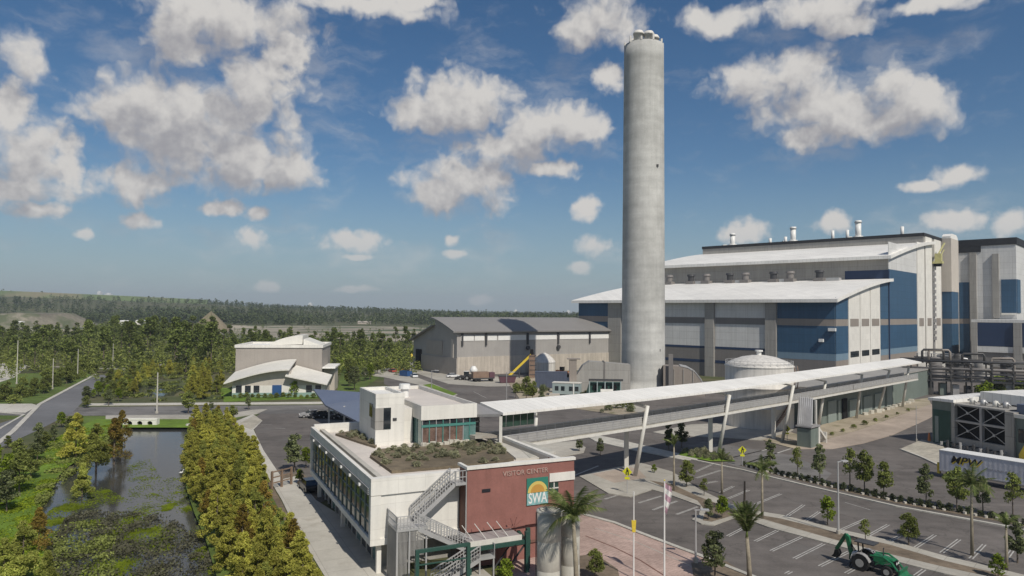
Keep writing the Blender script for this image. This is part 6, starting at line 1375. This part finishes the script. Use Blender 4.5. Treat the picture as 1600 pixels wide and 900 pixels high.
zy = AT(993, 822, b.y).z; k = M(); k.hexa([(-.14,-.1,zy-.5),(.14,-.1,zy-.5),(.14,.1,zy-.5),(-.14,.1,zy-.5)], [(-.2,-.06,zy+.5),(.2,-.06,zy+.5),(.2,.06,zy+.5),(-.2,.06,zy+.5)]); k.build('banner', 'yellow', t)
def ped_sign(px, py, tpx, tpy, sz, label):
    b = G(px, py); h_ = AT(tpx, tpy, b.y).z; t = thing('crossing_sign', label, 'road sign', b, rad(-20)); s = sz
    k = M(); k.cyl((0,0,0), (0,0,h_+s*.5), .05, .05, 8); k.build('post', 'galv', t)
    k = M(); k.add([(0,-.07,h_-s), (s,-.07,h_), (0,-.07,h_+s), (-s,-.07,h_), (0,-.05,h_-s), (s,-.05,h_), (0,-.05,h_+s), (-s,-.05,h_)], [(0,1,2,3), (7,6,5,4), (0,4,5,1), (1,5,6,2), (2,6,7,3), (3,7,4,0)]); sg = k.build('panel', 'sign_yellow', t)
    k = M(); y = -.078; c_ = h_
    for bx in ((-.07,.07,.28,.42), (-.1,.1,-.02,.26), (-.17,-.05,-.38,0), (.05,.18,-.38,0), (.1,.24,.05,.15)): k.box(bx[0]*s/.55, bx[1]*s/.55, y, y+.005, c_+bx[2]*s/.55, c_+bx[3]*s/.55)
    k.build('walking_figure', 'ink_black', sg)
    k = M(); k.box(-s*.5, s*.5, -.07, -.05, h_-s*1.55, h_-s*1.05); k.build('arrow_plate', 'sign_yellow', t)
ped_sign(980, 772, 982, 737, .62, 'yellow diamond crossing sign at the foot of the front bridge column'); ped_sign(1160, 728, 1160, 703, .62, 'yellow diamond crossing sign left of the dark slim tree'); ped_sign(1230, 690, 1234, 670, .62, 'yellow diamond crossing sign beside the ribbed stair enclosure')
# shore-side bits: far towers on the horizon
for i, (px, w_, y0_, lb) in enumerate(((156,5,456,'tallest pale tower on the left horizon'),(170,9,459,'broad pale block right of the tallest tower on the horizon'),(137,3,461,'small pale tower left of the tallest tower on the horizon'),(128,3,463,'lowest pale block of the horizon group'),(15,3,455,'pale tower near the left edge of the horizon'),(3,3,456,'pale tower at the very left of the horizon'),(485,5,474,'pale block on the middle horizon'),(806,5,485,'faint pale block on the horizon beyond the warehouse roof'),(900-12,5,486,'faint pale block on the horizon left of the big hall'))):
    Y = 5200; a = AT(px-w_/2, y0_, Y); b_ = AT(px+w_/2, y0_, Y); t = thing('distant_tower', lb, 'tower', ((a.x+b_.x)/2, Y, 0)); hw = (b_.x-a.x)/2
    k = M(); k.box(-hw, hw, -15, 15, -1, a.z); k.build('block', 'city', t); k = M(); k.box(-hw*.5, hw*.5, -8, 8, a.z, a.z+7); k.build('penthouse', 'city', t)
for i, (px, py, w_, h_, lb) in enumerate(((18,512,34,5,'white flat building at the far left edge of the clearing'),(626,504,22,4.2,'white shed on the far edge of the sandy clearing'),(195,508,12,4,'small white roof beyond the wood'),(220,507,10,4,'second small white roof beyond the wood'),(293,516,10,4,'white shed peeping through the pines left of the mound'),(318,517,8,4,'small white shed beneath the earth mound'),(525,503,30,3,'low tan shed in the middle of the clearing'),(570,507,20,3,'low tan shed right of the middle of the clearing'))):
    b = G(px, py); w2 = w_*b.y/F_PX/2; t = thing('distant_shed', lb, 'shed', (b.x, b.y, 0)); k = M(); k.box(-w2, w2, -6, 6, 0, h_+1); k.build('wall', 'white_wall' if i != 6 and i != 7 else 'warehouse_base', t); k = M(); k.extx([(-6.5, h_+1), (6.5, h_+1), (0, h_+2.6)], -w2-.5, w2+.5); k.build('roof', 'white_roof' if i < 6 else 'warehouse_base', t)
# ------------------------------------------------------------------ planting near the camera
def pl(kind, name, label, cat, px, py, sc=1., group=None, z=0, trunk=True): b = G(px, py, z); return plant(kind, name, label, cat, b, sc, None, group, trunk)
def fit(px, py, ty, h0): b = G(px, py); return max(.2, AT(px, ty, b.y).z/h0)
# bald cypresses along the right bank
WALKL = gp((366,660),(400,716),(440,784),(462,830),(507,905),(575,1020))
strip = [(p.x-1.6, p.y) for p in WALKL]; bank = [(p.x+.2, p.y) for p in [G(x, y, -.3) for x, y in ((300,672),(293,705),(290,735),(296,770),(312,810),(332,850),(350,905),(400,1020))]]
cyp_poly = strip+bank[::-1]
cyp_poly = [(x, y) for x, y in cyp_poly]
for (x, y) in scatter(cyp_poly, 165, 1.35):
    plant(CYP if random.random() < .95 else CYPR, 'cypress_tree', 'yellow green cypress in the dense row between pond and pale walkway', 'cypress tree', (x, y, -.1), random.uniform(.38, .9)*(.85 if y > 100 else 1), group='cypresses along the right bank of the pond')
for i, (px, py, ty, lb) in enumerate(((128,776,722,'lone yellow green cypress standing in the left shallows of the pond'),(178,722,655,'rusty cypress on the left bank close to the culvert'),(150,735,668,'yellow cypress on the left bank beyond the lone shallows cypress'),(118,716,650,'cypress with lime tint at the upper left bank'),(190,690,642,'rusty cypress left of the culvert headwall'),(60,860,795,'rusty cypress on the lower left bank'),(35,905,822,'yellow cypress at the bottom left corner of the pond'),(5,915,842,'yellow cypress cut by the lower left picture edge'),(72,925,858,'green gold cypress right of the bottom left cypress'))):
    pl(CYPR if 'rusty' in lb else CYP, 'cypress_tree', lb, 'cypress tree', px, py, fit(px, py, ty, 5.6))
# second wet patch behind the crossroad
for (x, y) in scatter([(p.x, p.y) for p in gp((200,626),(170,604),(235,580),(290,572),(345,574),(345,612),(318,628),(290,620),(298,590),(270,584),(225,600),(212,618))], 80, 1.7):
    plant(CYP, 'cypress_tree', 'yellow green cypress around the small dark pool behind the crossroad', 'cypress tree', (x, y), random.uniform(.45, .9), group='cypresses around the small pool')
# dark shrubs and trees on the left bank and road verges
for i, (px, py, ty) in enumerate(((10,800,690),(30,770,668),(48,748,672),(12,760,676),(58,720,652),(28,720,660),(70,702,655),(-8,735,668),(85,690,645),(12,700,668),(110,678,632),(96,668,628),(60,690,640),(125,668,636))):
    k_ = [OAK, MIDT, MIDT, LIME][i % 4]; h0 = {0: 4.6, 1: 4.2, 2: 4.2, 3: 3.4}[i % 4]
    pl(k_, 'bushy_tree', ['dark bushy tree at the left edge halfway down the lawn','green bushy tree second from the left edge on the lawn side','mid green bushy tree nearest the lawn strip on the left','lime bush tree behind the left edge trees','dark tree on the left verge below the road kerb','green tree on the verge beside the road kerb','mid green tree at the upper end of the lawn','lime bush cut by the left picture edge','dark tree by the road just above the lawn','green tree at the left edge beside the road','mid green tree topmost of the verge beside the crossing','lime bush topmost of the verge beside the crossing','dark tree left of the crossing pavement','green tree right at the crossing corner'][i], 'tree', px, py, fit(px, py, ty+(py-ty)*.42, h0), 'bushy trees of the left verge')
vp = [(p.x, p.y) for p in gp((-40,628),(0,622),(40,612),(110,585),(118,580),(150,583),(90,605),(40,632))]
for (x, y) in scatter(vp, 42, 2.4): plant(MIDT if random.random() < .5 else SHRUBM, 'verge_bush', 'green bush on the far verge of the side road', 'bush', (x, y), random.uniform(.6, 1.25), group='bushes on the far road verge')
vp = [(p.x, p.y) for p in gp((120,643),(175,596),(210,604),(190,632),(150,636))]
for (x, y) in scatter(vp, 30, 2.3): plant(random.choice([MIDT, LIME, OAK]), 'verge_tree', 'leafy tree in the clump between side road and crossroad', 'tree', (x, y), random.uniform(.6, 1.15), group='trees between the two roads')
vp = [(p.x, p.y) for p in gp((515,606),(530,570),(596,562),(618,566),(622,574),(590,586),(560,612))]
for (x, y) in scatter(vp, 34, 3.0): plant(random.choice([MIDT, THIN, OAK, LIME]), 'young_tree', 'young tree in the planted corner right of the offices', 'tree', (x, y), random.uniform(.8, 1.5), group='young trees right of the offices')
for i, (px, py, ty) in enumerate(((294,646,612),(330,642,626),(362,662,634),(388,640,620),(412,618,590),(460,620,596),(522,650,0))):
    if ty: pl([MIDT, OAK, MIDT, OAK, OAKC, LIME][i], 'street_tree', ['slim tree on the crossroad left of the kerb ramp','tiny tree beside the crossroad pavement','small tree on the planting island at the lot entry','small tree at the lot corner before the offices','dark tree in front of the office windows','lime green tree before the office wall right of the blue door'][i], 'tree', px, py, fit(px, py, ty, [4.2, 4.6, 4.2, 4.6, 5.0, 3.4][i]))
for i in range(16): px = 366+i*9.5; pl(SHRUBM, 'foundation_shrub', 'low shrub in the row at the foot of the office wall', 'shrub', px, 621+random.uniform(-1, 1.5), random.uniform(.4, .7), 'shrubs along the office wall', 0, False)
pl(OAK, 'street_tree', 'dark tree in the lot left of the white building', 'tree', 460, 738, fit(460, 738, 680, 4.6)); pl(LIME, 'street_tree', 'lime green sapling left of the building end, lower of two', 'tree', 478, 732, fit(478, 732, 700, 3.4)); pl(LIME, 'street_tree', 'low lime bush at the end of the white building', 'tree', 468, 756, .55)
# grass and reeds of the pond
def weed_patch(poly_px, n, size, m_, zlo, zhi, up, name, mask=None, z=-.4, ncl=110):
    poly = [(p.x, p.y) for p in [G(x, y, z) for x, y in poly_px]]; pts = []
    xs_ = [p[0] for p in poly]; ys_ = [p[1] for p in poly]; cs_ = [(random.uniform(min(xs_), max(xs_)), random.uniform(min(ys_), max(ys_)), random.uniform(.4, 2.2)) for _ in range(ncl)]
    tries = 0
    while len(pts) < n and tries < n*60:
        tries += 1; c_ = random.choice(cs_); p = (random.gauss(c_[0], c_[2]*.5), random.gauss(c_[1], c_[2]*.8))
        if inside(p, poly): pts.append((p[0], p[1], random.uniform(zlo, zhi)))
    return tag(place(name, quad_mesh(name, leaf_arrays(np.array(pts), size, up, 1.6), m_)), kind='stuff')
weed_patch([(75,800),(110,770),(160,760),(200,780),(240,770),(300,790),(322,840),(345,900),(360,960),(90,960),(62,840)], 24000, .15, 'leaf_weed', -.412, -.395, 9, 'water_weed', ncl=150)
weed_patch([(78,850),(110,800),(190,800),(260,805),(318,845),(345,900),(375,1000),(110,1000)], 15000, .17, 'leaf_reed', -.42, -.12, .4, 'dead_reeds', ncl=160)
weed_patch([(198,715),(235,715),(250,745),(290,745),(300,790),(200,775)], 1500, .15, 'leaf_weed', -.412, -.395, 9, 'water_weed')
weed_patch([(150,630),(175,600),(240,574),(350,568),(350,624),(210,628)], 9000, .45, 'leaf_mid', 0, .5, .5, 'marsh_grass', z=0, ncl=260)
weed_patch([(60,700),(120,690),(190,672),(192,700),(110,745),(70,790),(52,830)], 9000, .24, 'leaf_mid', -.3, .3, .4, 'bank_grass')
weed_patch([(80,830),(130,815),(180,830),(180,905),(90,920)], 3000, .17, 'leaf_mid', -.4, .0, .4, 'marsh_plants', ncl=50)
weed_patch([(0,735),(60,700),(110,672),(190,655),(190,668),(105,730),(58,800),(70,900),(-60,1000),(-100,900)], 30000, .16, 'leaf_weed', .0, .10, 1.0, 'lawn_grass', z=0, ncl=500)
# shrubs under the bridge and round the lot
for i, (px, py, ty, kd, lb) in enumerate(((905,706,682,'OAK','dark round tree under the bridge beside the visitor building, left of two'),(938,712,686,'OAK','dark round tree under the bridge, right of two'),(1045,703,664,'OAKC','dark slim tree under the bridge in shadow'),(1065,700,662,'OAK','small tree right of the dark slim tree under the bridge'),(1204,738,688,'OAKC','dark slim conical tree left of the hedge row start'),(1022,740,726,'LIME','small lime sapling in the crossing island'),(975,710,0,'',''),
    (1073,762,722,'MIDT','bushy tree on the median beside the tallest thin palm'),(1107,814,780,'OAK','dark shrub tree on the rounded median end, left of two'),(1128,812,776,'LIME','lime shrub tree on the rounded median end, right of two'),(1100,776,748,'THIN','thin brownish sapling on the median'),(1293,820,778,'LIME','bright green round tree on the median left of the lamp post'),(1352,848,812,'THIN','sparse sapling on the median behind the tractor boom'),(1420,852,804,'MIDT','round green tree on the median right of the tractor'),(1117,905,832,'OAK','dark tree at the bottom edge beside the plaza kerb'),(790,925,876,'LIME','lime green tree top at the bottom edge before the red wall'),(930,905,860,'MIDT','bushy shrub in the plaza planting bed right of the water cylinders'),(1560,905,868,'LIME','green shrub on the lower right median end'),(1590,880,820,'OAK','dark tree at the right picture edge'))):
    if not ty: continue
    kk = dict(OAK=(OAK, 4.6), OAKC=(OAKC, 5.0), MIDT=(MIDT, 4.2), LIME=(LIME, 3.4), THIN=(THIN, 3.6))[kd]
    pl(kk[0], 'lot_tree', lb, 'tree', px, py, fit(px, py, ty, kk[1]))
for i, (px, py, ty, kd, lb) in enumerate(((1245,743,0,'',''),(1246,748,700,'THIN','sparse sapling first in the hedge row'),(1281,752,697,'OAK','leafy dark tree second in the hedge row'),(1328,762,702,'THIN','thin sapling behind the tall lamp post'),(1351,768,707,'MIDT','young green tree third from the left in the hedge row'),(1381,775,724,'MIDT','small young tree left of the dark hedge trees'),(1447,790,728,'OAK','dark tree in the hedge row in front of the trailer rear'),(1495,796,730,'MIDT','young tree in front of the trailer lettering'),(1536,800,745,'OAK','dark tree in the hedge row right of the trailer lettering'),(1583,812,740,'THIN','young tree in the hedge row near the right edge'))):
    if not ty: continue
    kk = dict(OAK=(OAK, 4.6), MIDT=(MIDT, 4.2), THIN=(THIN, 3.6))[kd]; s_ = fit(px, py, ty, kk[1]); pl(kk[0], 'hedge_row_tree', lb, 'tree', px, py, (s_*.8, s_*.8, s_))
pts = gp((1163,728),(1212,741),(1300,762),(1400,784),(1575,815),(1640,829)); seg = []
for a, b in zip(pts, pts[1:]):
    m_ = max(1, int((b-a).length/.5)); seg += [a.lerp(b, j/m_) for j in range(m_)]
for j, p in enumerate(seg):
    if j % 2 == 0: plant(LOWH, 'hedge_shrub', 'low dark shrub in the long hedge row beside the kerb', 'shrub', p+Vector((.12, .15, .04)), random.uniform(.8, 1.15), group='shrubs of the kerb hedge', trunk=False)
    elif random.random() < .88:
        k = M(); s = random.uniform(.17, .25); k.prism([(s*math.cos(a)*random.uniform(.75, 1.1), s*math.sin(a)*random.uniform(.75, 1.1)) for a in [q*.9 for q in range(7)]], 0, random.uniform(.18, .3))
        tag(k.build('edging_stone', 'stone_white', None, False, p+Vector((-.1, -.15, .05)), random.random()*3), 'white stone set between the low shrubs of the kerb hedge', 'stone', 'white stones of the kerb hedge')
for (x, y) in scatter([(p.x, p.y) for p in gp((1066,705),(1100,706),(1140,716),(1148,721),(1110,721),(1062,711))], 30, .5): plant(SAGE, 'bed_shrub', 'low green shrub in the bed under the bridge column', 'shrub', (x, y, .14), random.uniform(.6, 1), group='shrubs in the bed under the bridge', trunk=False)
for (x, y) in scatter([(p.x, p.y) for p in gp((800,606),(818,594),(900,608),(1005,642),(960,650),(815,624))], 40, 1.2): plant(random.choice([SAGE, SHRUBM, SHRUB]), 'yard_shrub', 'shrub in the sandy planting strip behind the footbridge', 'shrub', (x, y, .12), random.uniform(.6, 1.2), group='shrubs of the sandy strip', trunk=False)
for i, (px, py, ty) in enumerate(((822,628,590),(832,626,596),(806,622,600),(845,640,612))): pl([THIN, MIDT, THIN, OAK][i], 'yard_tree', ['thin tree before the blue grey container','taller tree in front of the cream silo','low thin tree at the left end of the sandy strip','dark tree close behind the bridge roof end'][i], 'tree', px, py, fit(px, py, ty, [3.6, 4.2, 3.6, 4.6][i]))
for (x, y) in scatter([(p.x, p.y) for p in gp((1535,612),(1600,610),(1640,618),(1600,625),(1540,622))], 26, 1.3): plant(SHRUBL if random.random() < .6 else SHRUBM, 'roof_side_shrub', 'yellow green shrub behind the white roof of the cooling building', 'shrub', (x, y), random.uniform(1.6, 2.6), group='shrubs behind the cooling building')
for i in range(8): pl(SHRUBM, 'path_shrub', 'low shrub in the sandy bed beside the pale path', 'shrub', 1300+i*17, 680-i*5.4, random.uniform(.25, .5), 'shrubs beside the pale path', .06, False)
# palms
P = AT(903, 812, 55.5); palm('tall palm with drooping fronds in front of the concrete cylinders', (P.x, P.y), P.z-.2, 1.25, 20, 0, .19, (.35, 0))
P = G(1172, 915); palm('palm with tied upright dark fronds at the lot edge near the bottom', (P.x, P.y), AT(1183, 838, P.y).z, 1.12, 24, 1.1, .19, (.3, .1))
for px, py, ty, lb, n_, up in ((1191,812,738,'palm with pale dry fronds behind the tied palm',14,0),(1128,772,722,'slim palm on the median left of the pale palm',8,.9),(1053,768,698,'tall thin palm at the near median end',8,1.0),(1519,868,762,'tall palm on the lower median by the double stall lines',15,0),(1573,892,825,'palm trunk with few fronds near the lower right corner',9,1.0)):
    P = G(px, py); palm(lb, (P.x, P.y), AT(px, ty, P.y).z, .95 if n_ > 10 else .7, n_, up, .13)
t = thing('bare_palm_trunk', 'short bare brown palm trunk left of the tied palm', 'palm trunk', G(1163, 800)); k = M(); h_ = AT(1164, 752, G(1163, 800).y).z; k.tube([(0,0,0), (.05,0,h_)], [.16, .1], 8); k.build('trunk', 'bark', t)

# ------------------------------------------------------------------ air
if HAZE:
    k = M(); k.box(-7000, 7000, -450, 7600, -4, 180)
    o = k.build('haze', 'white_paint'); o.data.materials.clear()
    hm = bpy.data.materials.new('haze'); hm.use_nodes = True; n = hm.node_tree.nodes; n.clear(); v = n.new('ShaderNodeVolumePrincipled'); v.inputs['Color'].default_value = (.80, .88, 1, 1); v.inputs['Density'].default_value = HAZE; v.inputs['Anisotropy'].default_value = .1
    q = n.new('ShaderNodeOutputMaterial'); hm.node_tree.links.new(v.outputs[0], q.inputs['Volume']); hm.cycles.homogeneous_volume = True
    o.data.materials.append(hm); tag(o, kind='stuff')
